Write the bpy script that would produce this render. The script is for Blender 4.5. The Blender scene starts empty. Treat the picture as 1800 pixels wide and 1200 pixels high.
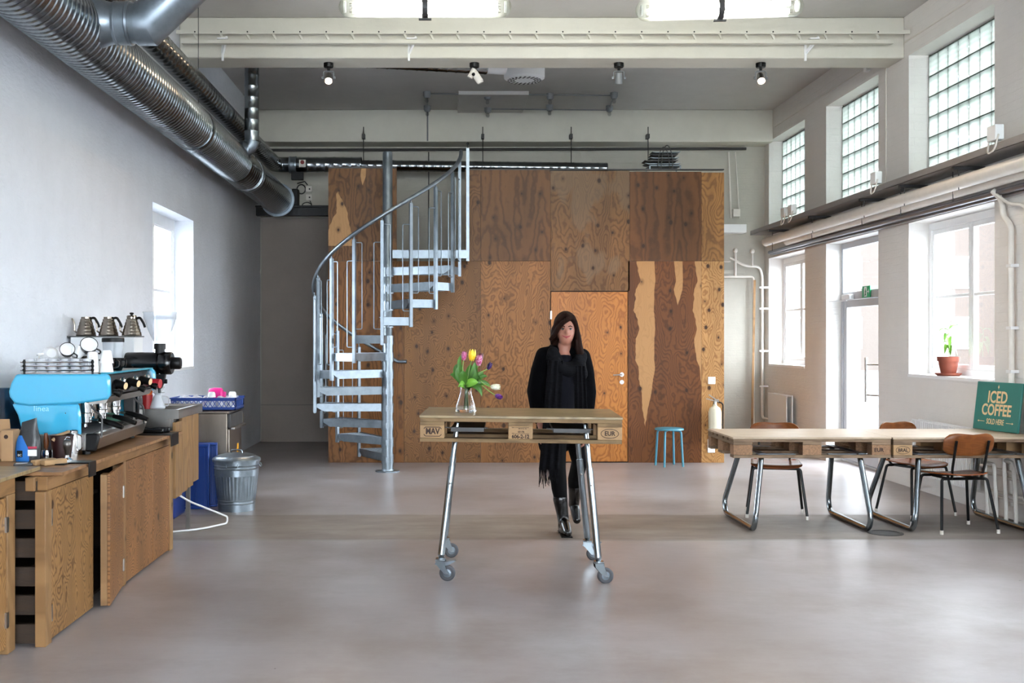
import bpy, math, random
from mathutils import Vector, Matrix, noise as mnoise
random.seed(7)
PI = math.pi
SC = bpy.context.scene
COL = SC.collection

# ------------------------------------------------------------------ camera, world, exposure
cd = bpy.data.cameras.new('camera'); cam = bpy.data.objects.new('camera', cd); COL.objects.link(cam)
cam.location = (0, 0, 1.45); cam.rotation_euler = (PI/2, 0, 0)
cd.lens = 38.4; cd.sensor_width = 36; cd.shift_x = 0.065; cd.shift_y = -0.0011
cd.clip_start = 0.05; cd.clip_end = 300
SC.camera = cam
SC.view_settings.view_transform = 'Standard'; SC.view_settings.look = 'None'
SC.view_settings.gamma = 1; SC.view_settings.exposure = 2.48
SC.view_settings.use_curve_mapping = False
w = bpy.data.worlds.new('overcast_sky'); SC.world = w; w.use_nodes = True
bg = w.node_tree.nodes['Background']; bg.inputs[0].default_value = (0.89, 0.945, 1.0, 1); bg.inputs[1].default_value = 4.6
SC.cycles.use_denoising = True
SC.cycles.max_bounces = 10; SC.cycles.diffuse_bounces = 6; SC.cycles.glossy_bounces = 4
SC.cycles.transmission_bounces = 8; SC.cycles.transparent_max_bounces = 12
SC.cycles.caustics_reflective = False; SC.cycles.caustics_refractive = False
SC.cycles.sample_clamp_indirect = 6.0; SC.cycles.sample_clamp_direct = 0

XL, XR, ZC, YB, YR = -2.66, 4.59, 4.68, 15.7, -4.0          # room faces
WIN_Y = [(13.95, 15.5), (11.58, 13.17), (9.13, 10.82), (6.75, 8.4), (4.35, 6.0), (1.95, 3.6), (-0.45, 1.2), (-2.9, -1.2)]

# ------------------------------------------------------------------ helpers
def rgb(h):
    h = h.lstrip('#'); o = []
    for i in (0, 2, 4):
        c = int(h[i:i+2], 16)/255.0
        o.append(c/12.92 if c <= 0.04045 else ((c+0.055)/1.055)**2.4)
    return (o[0], o[1], o[2], 1.0)

class MB:
    def __init__(s): s.v = []; s.f = []; s.mi = []; s.m = 0
    def _f(s, *i): s.f.append(tuple(i)); s.mi.append(s.m)
    def box(s, c, d, rot=None):
        c = Vector(c); hx, hy, hz = d[0]/2, d[1]/2, d[2]/2; b = len(s.v)
        R = Matrix.Identity(3) if rot is None else (rot if isinstance(rot, Matrix) else Matrix.Rotation(rot, 3, 'Z'))
        for x, y, z in ((-1,-1,-1),(1,-1,-1),(1,1,-1),(-1,1,-1),(-1,-1,1),(1,-1,1),(1,1,1),(-1,1,1)):
            s.v.append(c + R @ Vector((x*hx, y*hy, z*hz)))
        for q in ((0,3,2,1),(4,5,6,7),(0,1,5,4),(1,2,6,5),(2,3,7,6),(3,0,4,7)): s._f(*[b+k for k in q])
        return s
    def bx(s, x0, x1, y0, y1, z0, z1):
        return s.box(((x0+x1)/2, (y0+y1)/2, (z0+z1)/2), (abs(x1-x0), abs(y1-y0), abs(z1-z0)))
    def beam(s, p, q, wx, wz, up=(0,0,1)):
        p = Vector(p); q = Vector(q); d = (q-p); L = d.length; y = d.normalized(); u = Vector(up)
        x = y.cross(u).normalized(); z = x.cross(y)
        return s.box((p+q)/2, (wx, L, wz), Matrix((x, y, z)).transposed())
    def ring(s, c, x, y, r, n):
        b = len(s.v)
        for i in range(n):
            a = 2*PI*i/n; s.v.append(c + x*(r*math.cos(a)) + y*(r*math.sin(a)))
        return b
    def sweep(s, pts, r, n=10, cap=True, closed=False):
        pts = [Vector(p) for p in pts]; m = len(pts)
        rs = r if isinstance(r, (list, tuple)) else [r]*m
        rings = []; x = None
        for i, p in enumerate(pts):
            if closed: t = pts[(i+1) % m]-pts[i-1]
            elif i == 0: t = pts[1]-p
            elif i == m-1: t = p-pts[i-1]
            else: t = (pts[i+1]-p).normalized()+(p-pts[i-1]).normalized()
            if t.length < 1e-9: t = Vector((0, 0, 1))
            t.normalize()
            if x is None:
                x = t.orthogonal().normalized()
            else:
                x = x - t*x.dot(t)
                x = x.normalized() if x.length > 1e-6 else t.orthogonal().normalized()
            rings.append(s.ring(p, x, t.cross(x), rs[i], n))
        for k in range(m-1 if not closed else m):
            a, b = rings[k], rings[(k+1) % m]
            for i in range(n):
                j = (i+1) % n; s._f(a+i, a+j, b+j, b+i)
        if cap and not closed:
            s._f(*[rings[0]+i for i in reversed(range(n))]); s._f(*[rings[-1]+i for i in range(n)])
        return s
    def cyl(s, p, q, r, r2=None, n=16, cap=True):
        return s.sweep([p, q], [r, r if r2 is None else r2], n, cap)
    def lathe(s, prof, c=(0,0,0), n=24, axis=(0,0,1), closed=False):
        c = Vector(c); a = Vector(axis).normalized(); x = a.orthogonal().normalized(); y = a.cross(x); rings = []
        if axis == (0,0,1): x, y = Vector((1,0,0)), Vector((0,1,0))
        for r, z in prof:
            if r < 1e-6: s.v.append(c+a*z); rings.append((len(s.v)-1, 1))
            else: rings.append((s.ring(c+a*z, x, y, r, n), n))
        K = len(rings)
        for k in range(K if closed else K-1):
            (p, pn), (q, qn) = rings[k], rings[(k+1) % K]
            for i in range(n):
                j = (i+1) % n
                if pn == 1 and qn == 1: continue
                if pn == 1: s._f(p, q+j, q+i)
                elif qn == 1: s._f(p+i, p+j, q)
                else: s._f(p+i, p+j, q+j, q+i)
        return s
    def sph(s, c, r, nu=16, nv=10, R=None):
        c = Vector(c); r = (r, r, r) if not isinstance(r, (tuple, list)) else r
        R = R or Matrix.Identity(3); rows = []
        for k in range(nv+1):
            t = PI*k/nv
            if k in (0, nv):
                s.v.append(c+R @ Vector((0, 0, r[2]*math.cos(t)))); rows.append((len(s.v)-1, 1)); continue
            b = len(s.v)
            for i in range(nu):
                a = 2*PI*i/nu
                s.v.append(c+R @ Vector((r[0]*math.sin(t)*math.cos(a), r[1]*math.sin(t)*math.sin(a), r[2]*math.cos(t))))
            rows.append((b, nu))
        for k in range(nv):
            (p, pn), (q, qn) = rows[k], rows[k+1]
            for i in range(nu):
                j = (i+1) % nu
                if pn == 1: s._f(p, q+i, q+j)
                elif qn == 1: s._f(p+i, q, p+j)
                else: s._f(p+i, q+i, q+j, p+j)
        return s
    def prism(s, poly, d0, d1, plane='xz'):
        """poly of (a, b); plane xz: (a, d, b); yz: (d, a, b); xy: (a, b, d)"""
        def P(a, b, d): return Vector((a, d, b)) if plane == 'xz' else Vector((d, a, b)) if plane == 'yz' else Vector((a, b, d))
        n = len(poly); b = len(s.v)
        for d in (d0, d1):
            for a, c in poly: s.v.append(P(a, c, d))
        s._f(*[b+i for i in range(n)]); s._f(*[b+n+i for i in reversed(range(n))])
        for i in range(n):
            j = (i+1) % n; s._f(b+j, b+i, b+n+i, b+n+j)
        return s
    def grid(s, fn, nu, nv, closeu=False):
        b = len(s.v)
        for j in range(nv+1):
            for i in range(nu if closeu else nu+1):
                s.v.append(Vector(fn(i/nu, j/nv)))
        W = nu if closeu else nu+1
        for j in range(nv):
            for i in range(nu):
                k = (i+1) % W if closeu else i+1
                s._f(b+j*W+i, b+j*W+k, b+(j+1)*W+k, b+(j+1)*W+i)
        return s
    def quad(s, a, b, c, d):
        k = len(s.v); s.v += [Vector(a), Vector(b), Vector(c), Vector(d)]; s._f(k, k+1, k+2, k+3); return s
    def mesh(s, name, mats, sharp=32):
        me = bpy.data.meshes.new(name); me.from_pydata([tuple(v) for v in s.v], [], s.f)
        mats = mats if isinstance(mats, (list, tuple)) else [mats]
        for m in mats: me.materials.append(m)
        me.polygons.foreach_set('material_index', s.mi)
        import bmesh
        bm = bmesh.new(); bm.from_mesh(me); bmesh.ops.recalc_face_normals(bm, faces=bm.faces); bm.to_mesh(me); bm.free()
        me.polygons.foreach_set('use_smooth', [True]*len(me.polygons))
        me.set_sharp_from_angle(angle=math.radians(sharp)); me.update()
        return me

def link(name, data, parent=None, loc=(0,0,0), rz=0, **props):
    o = bpy.data.objects.new(name, data); COL.objects.link(o)
    o.location = loc
    o.rotation_euler = rz if isinstance(rz, (tuple, list)) else (0, 0, rz)
    if parent is not None: o.parent = parent
    for k, v in props.items():
        if v is not None: o[k] = v
    return o
def thing(name, label, cat, loc=(0,0,0), rz=0, group=None):
    return link(name, None, None, loc, rz, label=label, category=cat, group=group)
def bev(o, wd, seg=2):
    m = o.modifiers.new('bevel', 'BEVEL'); m.width = wd; m.segments = seg; m.limit_method = 'ANGLE'; m.angle_limit = math.radians(40); m.harden_normals = False
    return o
def part(mb, name, mat, parent, bevel=0, label=None, loc=(0,0,0), rz=0, sharp=32):
    o = link(name, mb.mesh(name, mat, sharp), parent, loc, rz, label=label)
    if bevel: bev(o, bevel)
    return o
def solo(mb, name, mat, label, cat, loc=(0,0,0), rz=0, group=None, bevel=0, sharp=32):
    o = link(name, mb.mesh(name, mat, sharp), None, loc, rz, label=label, category=cat, group=group)
    if bevel: bev(o, bevel)
    return o
def struct(mb, name, mat, parent=None, bevel=0, loc=(0,0,0), rz=0, sharp=32):
    o = link(name, mb.mesh(name, mat, sharp), parent, loc, rz)
    if parent is None: o['kind'] = 'structure'
    if bevel: bev(o, bevel)
    return o
def dup(root, loc=None, rz=None, label=None, group=None):
    def cp(o, par):
        c = o.copy(); COL.objects.link(c); c.parent = par
        for ch in list(o.children): cp(ch, c)
        return c
    r = cp(root, None)
    if loc is not None: r.location = loc
    if rz is not None: r.rotation_euler = rz if isinstance(rz, (tuple, list)) else (0, 0, rz)
    if label: r['label'] = label
    if group: r['group'] = group
    return r
def lettering(text, size, mat, parent, loc, rot, name='lettering', ext=0.0006, align='CENTER', sx=1.0, bold=0.0, shear=0, spacing=1.0):
    cu = bpy.data.curves.new('t', 'FONT'); cu.body = text; cu.size = size; cu.extrude = ext; cu.offset = bold
    cu.align_x = align; cu.align_y = 'CENTER'; cu.shear = shear; cu.space_character = spacing; cu.resolution_u = 3
    t = bpy.data.objects.new('t', cu); COL.objects.link(t)
    bpy.context.view_layer.update()
    dg = bpy.context.evaluated_depsgraph_get()
    me = bpy.data.meshes.new_from_object(t.evaluated_get(dg)); me.name = name
    bpy.data.objects.remove(t); bpy.data.curves.remove(cu)
    me.materials.clear(); me.materials.append(mat)
    o = link(name, me, parent, loc, rot); o.scale = (sx, 1, 1)
    return o
def arc(c, r, a0, a1, n, z=None, plane='xy'):
    out = []
    for i in range(n+1):
        a = math.radians(a0+(a1-a0)*i/n)
        if plane == 'xy': out.append((c[0]+r*math.cos(a), c[1]+r*math.sin(a), c[2]))
        elif plane == 'xz': out.append((c[0]+r*math.cos(a), c[1], c[2]+r*math.sin(a)))
        else: out.append((c[0], c[1]+r*math.cos(a), c[2]+r*math.sin(a)))
    return out
def fillet(pts, r, n=5):
    """round the corners of a polyline"""
    P = [Vector(p) for p in pts]; out = [P[0]]
    for i in range(1, len(P)-1):
        a = P[i-1]-P[i]; b = P[i+1]-P[i]; k = min(r, a.length*.48, b.length*.48)
        A = P[i]+a.normalized()*k; B = P[i]+b.normalized()*k
        for j in range(n+1):
            t = j/n; out.append(A*(1-t)**2+P[i]*2*t*(1-t)+B*t*t)
    out.append(P[-1]); return out

# ------------------------------------------------------------------ materials
class N:
    def __init__(s, name):
        s.m = bpy.data.materials.new(name); s.m.use_nodes = True; s.t = s.m.node_tree
        s.b = s.t.nodes['Principled BSDF']; s.out = s.t.nodes['Material Output']
        s._c = None
    def n(s, typ, **kw):
        x = s.t.nodes.new(typ)
        for k, v in kw.items(): setattr(x, k, v)
        return x
    def L(s, a, b): s.t.links.new(a, b)
    def co(s):
        if s._c is None: s._c = s.n('ShaderNodeTexCoord').outputs['Object']
        return s._c
    def math(s, op, a, b=None, c=None, clamp=False):
        x = s.n('ShaderNodeMath', operation=op); x.use_clamp = clamp
        for i, q in enumerate((a, b, c)):
            if q is None: continue
            if isinstance(q, (int, float)): x.inputs[i].default_value = q
            else: s.L(q, x.inputs[i])
        return x.outputs[0]
    def noise(s, vec=None, scale=5, detail=2, rough=.5, dim='3D', dist=0):
        x = s.n('ShaderNodeTexNoise', noise_dimensions=dim); x.inputs['Scale'].default_value = scale
        x.inputs['Detail'].default_value = detail; x.inputs['Roughness'].default_value = rough; x.inputs['Distortion'].default_value = dist
        s.L(vec if vec is not None else s.co(), x.inputs['Vector']); return x.outputs[0]
    def ramp(s, fac, stops, interp='LINEAR'):
        x = s.n('ShaderNodeValToRGB'); e = x.color_ramp; e.interpolation = interp
        while len(e.elements) < len(stops): e.elements.new(.5)
        for k, (p, c) in enumerate(stops):
            e.elements[k].position = p; e.elements[k].color = c if isinstance(c, tuple) and len(c) == 4 else (c, c, c, 1)
        s.L(fac, x.inputs[0]); return x.outputs[0]
    def mix(s, fac, a, b, mode='MIX'):
        x = s.n('ShaderNodeMix', data_type='RGBA', blend_type=mode)
        for q, k in ((fac, 0), (a, 6), (b, 7)):
            if isinstance(q, (int, float)): x.inputs[k].default_value = q
            elif isinstance(q, tuple): x.inputs[k].default_value = q
            else: s.L(q, x.inputs[k])
        return x.outputs[2]
    def scale(s, vec, sc, loc=(0,0,0)):
        x = s.n('ShaderNodeMapping'); x.inputs['Scale'].default_value = sc; x.inputs['Location'].default_value = loc
        s.L(vec, x.inputs['Vector']); return x.outputs[0]
    def bump(s, h, strength=.3, dist=.01):
        x = s.n('ShaderNodeBump'); x.inputs['Strength'].default_value = strength; x.inputs['Distance'].default_value = dist
        s.L(h, x.inputs['Height']); s.L(x.outputs[0], s.b.inputs['Normal']); return x
    def set(s, **kw):
        for k, v in kw.items():
            i = s.b.inputs[k.replace('_', ' ')]
            if isinstance(v, (int, float, tuple)): i.default_value = v
            else: s.L(v, i)
        return s

def mat(name, col, rough=.5, metal=0, var=0, vs=8, bump=0, bs=60, coat=0, stretch=(1,1,1), bd=.004, spec=None):
    n = N(name); c = rgb(col) if isinstance(col, str) else col
    n.set(Roughness=rough, Metallic=metal)
    if spec is not None: n.set(Specular_IOR_Level=spec)
    if var:
        f = n.noise(n.scale(n.co(), stretch), vs, 4, .6)
        dk = tuple(c[i]*(1-var) for i in range(3))+(1,); lt = tuple(min(1, c[i]*(1+var)) for i in range(3))+(1,)
        n.set(Base_Color=n.ramp(f, [(.3, dk), (.7, lt)]))
        lo_r, hi_r = (max(.28, rough-.06), rough+.08) if rough >= .28 else (max(.02, rough-.05), min(.265, rough+.05)); n.set(Roughness=n.ramp(f, [(.3, lo_r), (.7, hi_r)]))
    else: n.set(Base_Color=c)
    if bump: n.bump(n.noise(n.scale(n.co(), stretch), bs, 3), bump, bd)
    if coat: n.set(Coat_Weight=coat)
    return n.m

def ply(name, light, dark, seed=0.0, plane='xz', freq=9.0, knots=.35, contrast=1.0, rough=.45, stretch=.22, patches=(), pale='#c89a62', scale=1.0, gray=0.0):
    """rotary cut plywood: contour grain, small knots, optional pale sapwood strips"""
    n = N(name); sp = n.n('ShaderNodeSeparateXYZ'); n.L(n.co(), sp.inputs[0])
    X, Y, Z = sp.outputs
    u, v = {'xz': (X, Z), 'yz': (Y, Z), 'xy': (Y, X), 'xh': (Z, X), 'yh': (Z, Y), 'yx': (X, Y)}[plane]
    cb = n.n('ShaderNodeCombineXYZ'); n.L(u, cb.inputs[0]); n.L(v, cb.inputs[1]); cb.inputs[2].default_value = seed
    uv = cb.outputs[0]
    st = n.scale(uv, (scale, stretch*scale, 1), (seed*3.1, seed*1.7, 0))
    warp = n.noise(n.scale(uv, (scale, .8*scale, 1), (seed, 0, 5)), 5.5, 2.5, .55)
    base = n.noise(st, 3.0, 1.2, .4)
    val = n.math('ADD', n.math('MULTIPLY', base, freq), n.math('MULTIPLY', warp, freq*.16))
    fr = n.math('FRACT', n.math('MULTIPLY', val, 2.2))
    li, dk = rgb(light), rgb(dark)
    md = tuple(li[i]*.62+dk[i]*.38 for i in range(3))+(1,)
    k = .5*contrast
    dm = tuple(li[i]*(1-k)+dk[i]*k for i in range(3))+(1,)
    col = n.ramp(fr, [(0, dm), (.16, dm), (.34, li), (.7, li), (.93, md), (1, dm)])
    fine = n.noise(n.scale(uv, (90, 5, 1)), 1.5, 3)
    col = n.mix(.35, col, n.ramp(fine, [(.3, .62), (.7, 1.0)]), 'MULTIPLY')
    tone = n.noise(n.scale(uv, (2.4, .35, 1), (0, 0, seed)), 1.6, 2)
    col = n.mix(.55*contrast, col, n.ramp(tone, [(.32, .60), (.62, 1.0)]), 'MULTIPLY')
    if gray: 
        g = n.ramp(n.noise(n.scale(uv, (1.6, .8, 1), (3, 0, seed)), 1.7, 3), [(.52, 0.0), (.58, 1.0)])
        col = n.mix(n.math('MULTIPLY', g, gray), col, rgb('#6e5c49'))
    if patches:
        wob = n.noise(n.scale(uv, (0, 1, 1), (seed, 0, 0)), 3.0, 3)
        tot = None
        for (u0, wd, v0, v1, *upw) in patches:
            d = n.math('ABSOLUTE', n.math('ADD', n.math('SUBTRACT', u, u0), n.math('MULTIPLY', n.math('SUBTRACT', wob, .5), wd*1.6)))
            tp = n.math('MINIMUM', n.math('DIVIDE', n.math('SUBTRACT', v1, v) if upw else n.math('SUBTRACT', v, v0), max(.1, (v1-v0)*(.8 if upw else .35))), 1.0)
            wv = n.math('MULTIPLY', n.math('MULTIPLY', tp, wd), n.math('ADD', .55, wob))
            m = n.math('MULTIPLY', n.math('SUBTRACT', wv, d), 200, clamp=True)
            m = n.math('MULTIPLY', m, n.math('LESS_THAN', v, v1)) if not upw else n.math('MULTIPLY', m, n.math('GREATER_THAN', v, v0))
            tot = m if tot is None else n.math('MAXIMUM', tot, m)
        pc = n.mix(.5, rgb(pale), n.ramp(fr, [(0, .75), (.4, 1.0)]), 'MULTIPLY')
        col = n.mix(tot, col, pc)
    if knots:
        vo = n.n('ShaderNodeTexVoronoi', voronoi_dimensions='2D'); vo.inputs['Scale'].default_value = 5.5
        n.L(n.scale(uv, (1, .75, 1), (seed*2, seed, 0)), vo.inputs['Vector'])
        sc = n.n('ShaderNodeSeparateColor'); n.L(vo.outputs['Color'], sc.inputs[0])
        on = n.math('LESS_THAN', sc.outputs[0], knots)
        sz = n.math('ADD', .045, n.math('MULTIPLY', sc.outputs[1], .085))
        kn = n.math('MULTIPLY', n.math('MULTIPLY', n.math('SUBTRACT', sz, vo.outputs['Distance']), 26, clamp=True), on)
        halo = n.math('MULTIPLY', n.math('MULTIPLY', n.math('SUBTRACT', .22, vo.outputs['Distance']), 4, clamp=True), on)
        col = n.mix(n.math('MULTIPLY', halo, .8), col, tuple(x*.45 for x in dk[:3])+(1,))
        col = n.mix(n.math('MULTIPLY', kn, .9), col, rgb('#2a1508'))
    n.set(Base_Color=col, Roughness=rough, Specular_IOR_Level=.25)
    n.bump(fr, .04, .002)
    return n.m

def wall_mat(name, col, bumpy=.35, brick=False, var=.05):
    n = N(name); c = rgb(col)
    a = n.noise(n.scale(n.co(), (1, 1, 1)), 3.5, 6, .65)
    b = n.noise(n.scale(n.co(), (1, 1, 2.6)), 14, 5, .6)
    fine = n.noise(None, 90, 2)
    col = n.ramp(a, [(.3, tuple(c[i]*(1-var*1.6) for i in range(3))+(1,)), (.7, c)])
    h = n.math('ADD', n.math('MULTIPLY', a, 1.4), n.math('ADD', n.math('MULTIPLY', b, .7), n.math('MULTIPLY', fine, .12)))
    if brick:
        br = n.n('ShaderNodeTexBrick'); sp = n.n('ShaderNodeSeparateXYZ'); n.L(n.co(), sp.inputs[0])
        cb = n.n('ShaderNodeCombineXYZ'); n.L(n.math('ADD', sp.outputs[1], sp.outputs[0]), cb.inputs[0]); n.L(sp.outputs[2], cb.inputs[1])
        wv = n.n('ShaderNodeVectorMath', operation='ADD'); n.L(cb.outputs[0], wv.inputs[0])
        nz = n.n('ShaderNodeTexNoise'); nz.inputs['Scale'].default_value = 9; n.L(n.co(), nz.inputs['Vector'])
        sc2 = n.n('ShaderNodeVectorMath', operation='SCALE'); sc2.inputs['Scale'].default_value = .02; n.L(nz.outputs['Color'], sc2.inputs[0]); n.L(sc2.outputs[0], wv.inputs[1])
        n.L(wv.outputs[0], br.inputs['Vector'])
        br.inputs['Scale'].default_value = 1; br.inputs['Brick Width'].default_value = .26; br.inputs['Row Height'].default_value = .077
        br.inputs['Mortar Size'].default_value = .006; br.inputs['Mortar Smooth'].default_value = 1.0
        h = n.math('ADD', h, n.math('MULTIPLY', br.outputs['Fac'], -.35))
    n.set(Base_Color=col, Roughness=.6); n.bump(h, bumpy, .03)
    return n.m

M = {}
M['wall_l'] = wall_mat('left_wall_plaster', '#d4d7de', .34)
M['wall_r'] = wall_mat('painted_brick', '#dedad6', .2, True, .03)
M['wall_b'] = wall_mat('back_wall_paint', '#b5b1a6', .14, True)
M['ceil'] = wall_mat('ceiling_paint', '#c0bcb8', .12)
M['beam'] = wall_mat('beam_paint', '#cdc9bd', .08)
M['white'] = mat('white_paint', '#e8e8e8', .4, 0, .03, 6)
M['offwhite'] = mat('offwhite_pipe_paint', '#d8d2ca', .45, 0, .06, 9)
M['whitemetal'] = mat('white_enamel', '#dedfe0', .35)
M['greyframe'] = mat('door_frame_aluminium', '#b4b6bb', .4, .2)
M['galv'] = mat('galvanised_steel', '#7d868e', .36, .85, .2, 9)
M['duct'] = mat('spiral_duct_zinc', '#84898d', .22, 1.0, .10, 3)
M['steel'] = mat('brushed_steel', '#a8a49f', .28, 1.0, .1, 6)
M['darksteel'] = mat('dishwasher_steel', '#8a8076', .33, 1.0, .25, 5, stretch=(1,1,.3))
M['chrome'] = mat('chrome', '#e2e4e6', .10, 1.0)
M['zinctube'] = mat('zinc_plated_tube', '#8b949a', .17, 1.0, .08, 20)
M['black'] = mat('black_plastic', '#070708', .4, spec=.25)
M['blackgloss'] = mat('black_gloss', '#08080a', .2)
M['blackmetal'] = mat('black_steel_tube', '#08080a', .4, spec=.25)
M['grey'] = mat('grey_plastic', '#77797c', .5)
M['dkgrey'] = mat('dark_grey_metal', '#3f3e3e', .5, .3, .15, 8)
M['traygrey'] = mat('cable_tray_zinc', '#85817f', .5, .1, .1, 5)
M['rubber'] = mat('grey_rubber_tread', '#3c3d42', .55)
M['blue'] = mat('sky_blue_enamel', '#42a6cb', .12, 0, coat=.6)
M['cratebl'] = mat('blue_crate_plastic', '#0a3580', .4)
M['navy'] = mat('navy_plastic', '#08296b', .4)
M['china'] = mat('white_china', '#e6e6e6', .15)
M['teal'] = mat('teal_painted_sign', '#226b62', .45, 0, .05, 6)
M['tealst'] = mat('stool_blue_paint', '#3f8296', .4)
M['tan'] = mat('tan_letters', '#d9b98c', .6)
M['terra'] = mat('terracotta', '#7c3b28', .7, 0, .12, 14)
M['soil'] = mat('soil', '#2c1f18', .9, 0, .3, 40)
M['leaf'] = mat('leaf_green', '#3f6b22', .45, 0, .25, 18)
M['leafp'] = mat('leaf_light_green', '#6a9e34', .45, 0, .15, 18)
M['stem'] = mat('stem_green', '#7a9c4a', .5)
M['pine'] = ply('pine_board', '#92704b', '#583b22', 1.3, 'yz', 5, .15, .6)
M['pinex'] = ply('pine_board_lengthwise', '#916c46', '#5a3c22', 2.3, 'yh', 5, .1, .6)
M['pallet'] = ply('weathered_pallet_board', '#87705a', '#45362a', 4.1, 'xh', 6, .12, .8, .7)
M['palletblk'] = mat('pallet_block_pine', '#987955', .7, 0, .22, 10, .2, 80)
M['palletdk'] = mat('pressed_wood_block', '#84644a', .85, 0, .35, 70, .5, 90)
M['dkpallet'] = mat('old_dark_pallet_wood', '#33251a', .8, 0, .35, 5, .3, 50, stretch=(1,1,6))
M['tabletop'] = ply('plywood_tabletop', '#93805f', '#5c4931', 6.6, 'xy', 7, .0, .9, .3)
M['tabletop2'] = ply('pale_birch_tabletop', '#bba994', '#978067', 8.6, 'xy', 5, .0, .5, .35)
M['teak'] = ply('teak_veneer', '#774420', '#532a14', 3.2, 'xz', 5, .0, .7, .3, 4.0)
M['teakx'] = ply('teak_veneer_seat', '#8c4c26', '#5c2c16', 3.9, 'xy', 5, .0, .7, .25)
M['kraft'] = mat('kraft_card', '#a5825e', .8, 0, .08, 8)
M['ink'] = mat('branding_ink', '#2a1710', .8)
M['skin'] = mat('skin', '#9e6a57', .5, 0, .05, 30)
M['lips'] = mat('lips', '#9a3f44', .4)
M['hair'] = mat('dark_brown_hair', '#1c0d08', .7, 0, .6, 60, .7, 120, stretch=(1,1,.08), spec=.08)
M['knit'] = mat('black_cardigan', '#050507', .9, 0, .3, 60, .4, 160, spec=.05)
M['scarf'] = mat('charcoal_ribbed_scarf', '#0e0e11', .9, 0, .7, 45, .8, 60, stretch=(.3,.3,3), spec=.08)
M['shirt'] = mat('dark_slate_top', '#121218', .85, spec=.08)
M['trouser'] = mat('black_trousers', '#050507', .8, spec=.1)
M['leather'] = mat('black_leather', '#07070a', .22)

def glass(name, tint=(1,1,1,1), clear=.9, rough=0.02, milky=0):
    """thin sheet glass: mostly see-through, with a fresnel reflection"""
    n = N(name); tr = n.n('ShaderNodeBsdfTransparent'); tr.inputs[0].default_value = tuple(tint[i]*clear for i in range(3))+(1,)
    gl = n.n('ShaderNodeBsdfGlossy'); gl.inputs['Roughness'].default_value = rough
    fr = n.n('ShaderNodeFresnel'); fr.inputs[0].default_value = 1.45
    mx = n.n('ShaderNodeMixShader'); ge = n.n('ShaderNodeNewGeometry'); n.L(n.math('MULTIPLY', fr.outputs[0], n.math('SUBTRACT', 1.0, ge.outputs['Backfacing'])), mx.inputs[0]); n.L(tr.outputs[0], mx.inputs[1]); n.L(gl.outputs[0], mx.inputs[2])
    if milky:
        df = n.n('ShaderNodeBsdfDiffuse'); df.inputs[0].default_value = (.9, .92, .94, 1); m2 = n.n('ShaderNodeMixShader'); m2.inputs[0].default_value = milky
        n.L(mx.outputs[0], m2.inputs[1]); n.L(df.outputs[0], m2.inputs[2]); mx = m2
    n.L(mx.outputs[0], n.out.inputs[0]); return n.m
M['pane'] = glass('window_glass', (.97, .99, 1, 1), .97)
M['clear'] = glass('clear_plastic', (.95, .96, .97, 1), .86, .05)
M['ware'] = glass('glassware', (.97, .98, 1, 1), .9, .05, .34)
M['hopper'] = glass('hopper_plastic', (.96, .97, 1, 1), .88, .08, .32)
M['jug'] = glass('blue_water_jug', (.55, .75, .9, 1), .75, .05)
g = N('vase_glass'); g.set(Base_Color=(.96, .98, 1, 1), Roughness=0.02, Transmission_Weight=1.0, IOR=1.3); M['glass'] = g.m

def emit(name, col, s):
    n = N(name); n.set(Base_Color=col, Emission_Color=col, Emission_Strength=s, Roughness=.4); return n.m
M['tube'] = emit('fluorescent_tube', (1, .99, .93, 1), 14)
M['bulb'] = emit('halogen_bulb', (1, .66, .40, 1), 60)

def glassblock():
    n = N('glass_block'); sp = n.n('ShaderNodeSeparateXYZ'); n.L(n.co(), sp.inputs[0]); y, z = sp.outputs[1], sp.outputs[2]
    rp = n.math('SINE', n.math('ADD', n.math('MULTIPLY', z, 2*PI/.048), n.math('MULTIPLY', n.noise(None, 6, 1), 4)))
    vor = n.noise(n.scale(n.co(), (1, 5, 5)), 1.0, 1)
    f = n.math('ADD', n.math('MULTIPLY', rp, .12), vor)
    col = n.ramp(f, [(.2, rgb('#b4beb4')), (.55, rgb('#ccd4cc')), (.85, rgb('#dfe5df'))])
    tl = n.n('ShaderNodeBsdfTranslucent'); 
    dk = n.mix(1.0, col, (.30, .305, .295, 1), 'MULTIPLY'); n.L(dk, tl.inputs[0])
    gl = n.n('ShaderNodeBsdfGlossy'); gl.inputs['Roughness'].default_value = .15
    bm = n.n('ShaderNodeBump'); bm.inputs['Strength'].default_value = .15; bm.inputs['Distance'].default_value = .01
    n.L(rp, bm.inputs['Height']); n.L(bm.outputs[0], gl.inputs['Normal'])
    mx = n.n('ShaderNodeMixShader'); mx.inputs[0].default_value = .08; n.L(tl.outputs[0], mx.inputs[1]); n.L(gl.outputs[0], mx.inputs[2])
    n.L(mx.outputs[0], n.out.inputs[0]); return n.m
M['block'] = glassblock()
M['mortar'] = mat('block_mortar', '#4a5048', .8)

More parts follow.
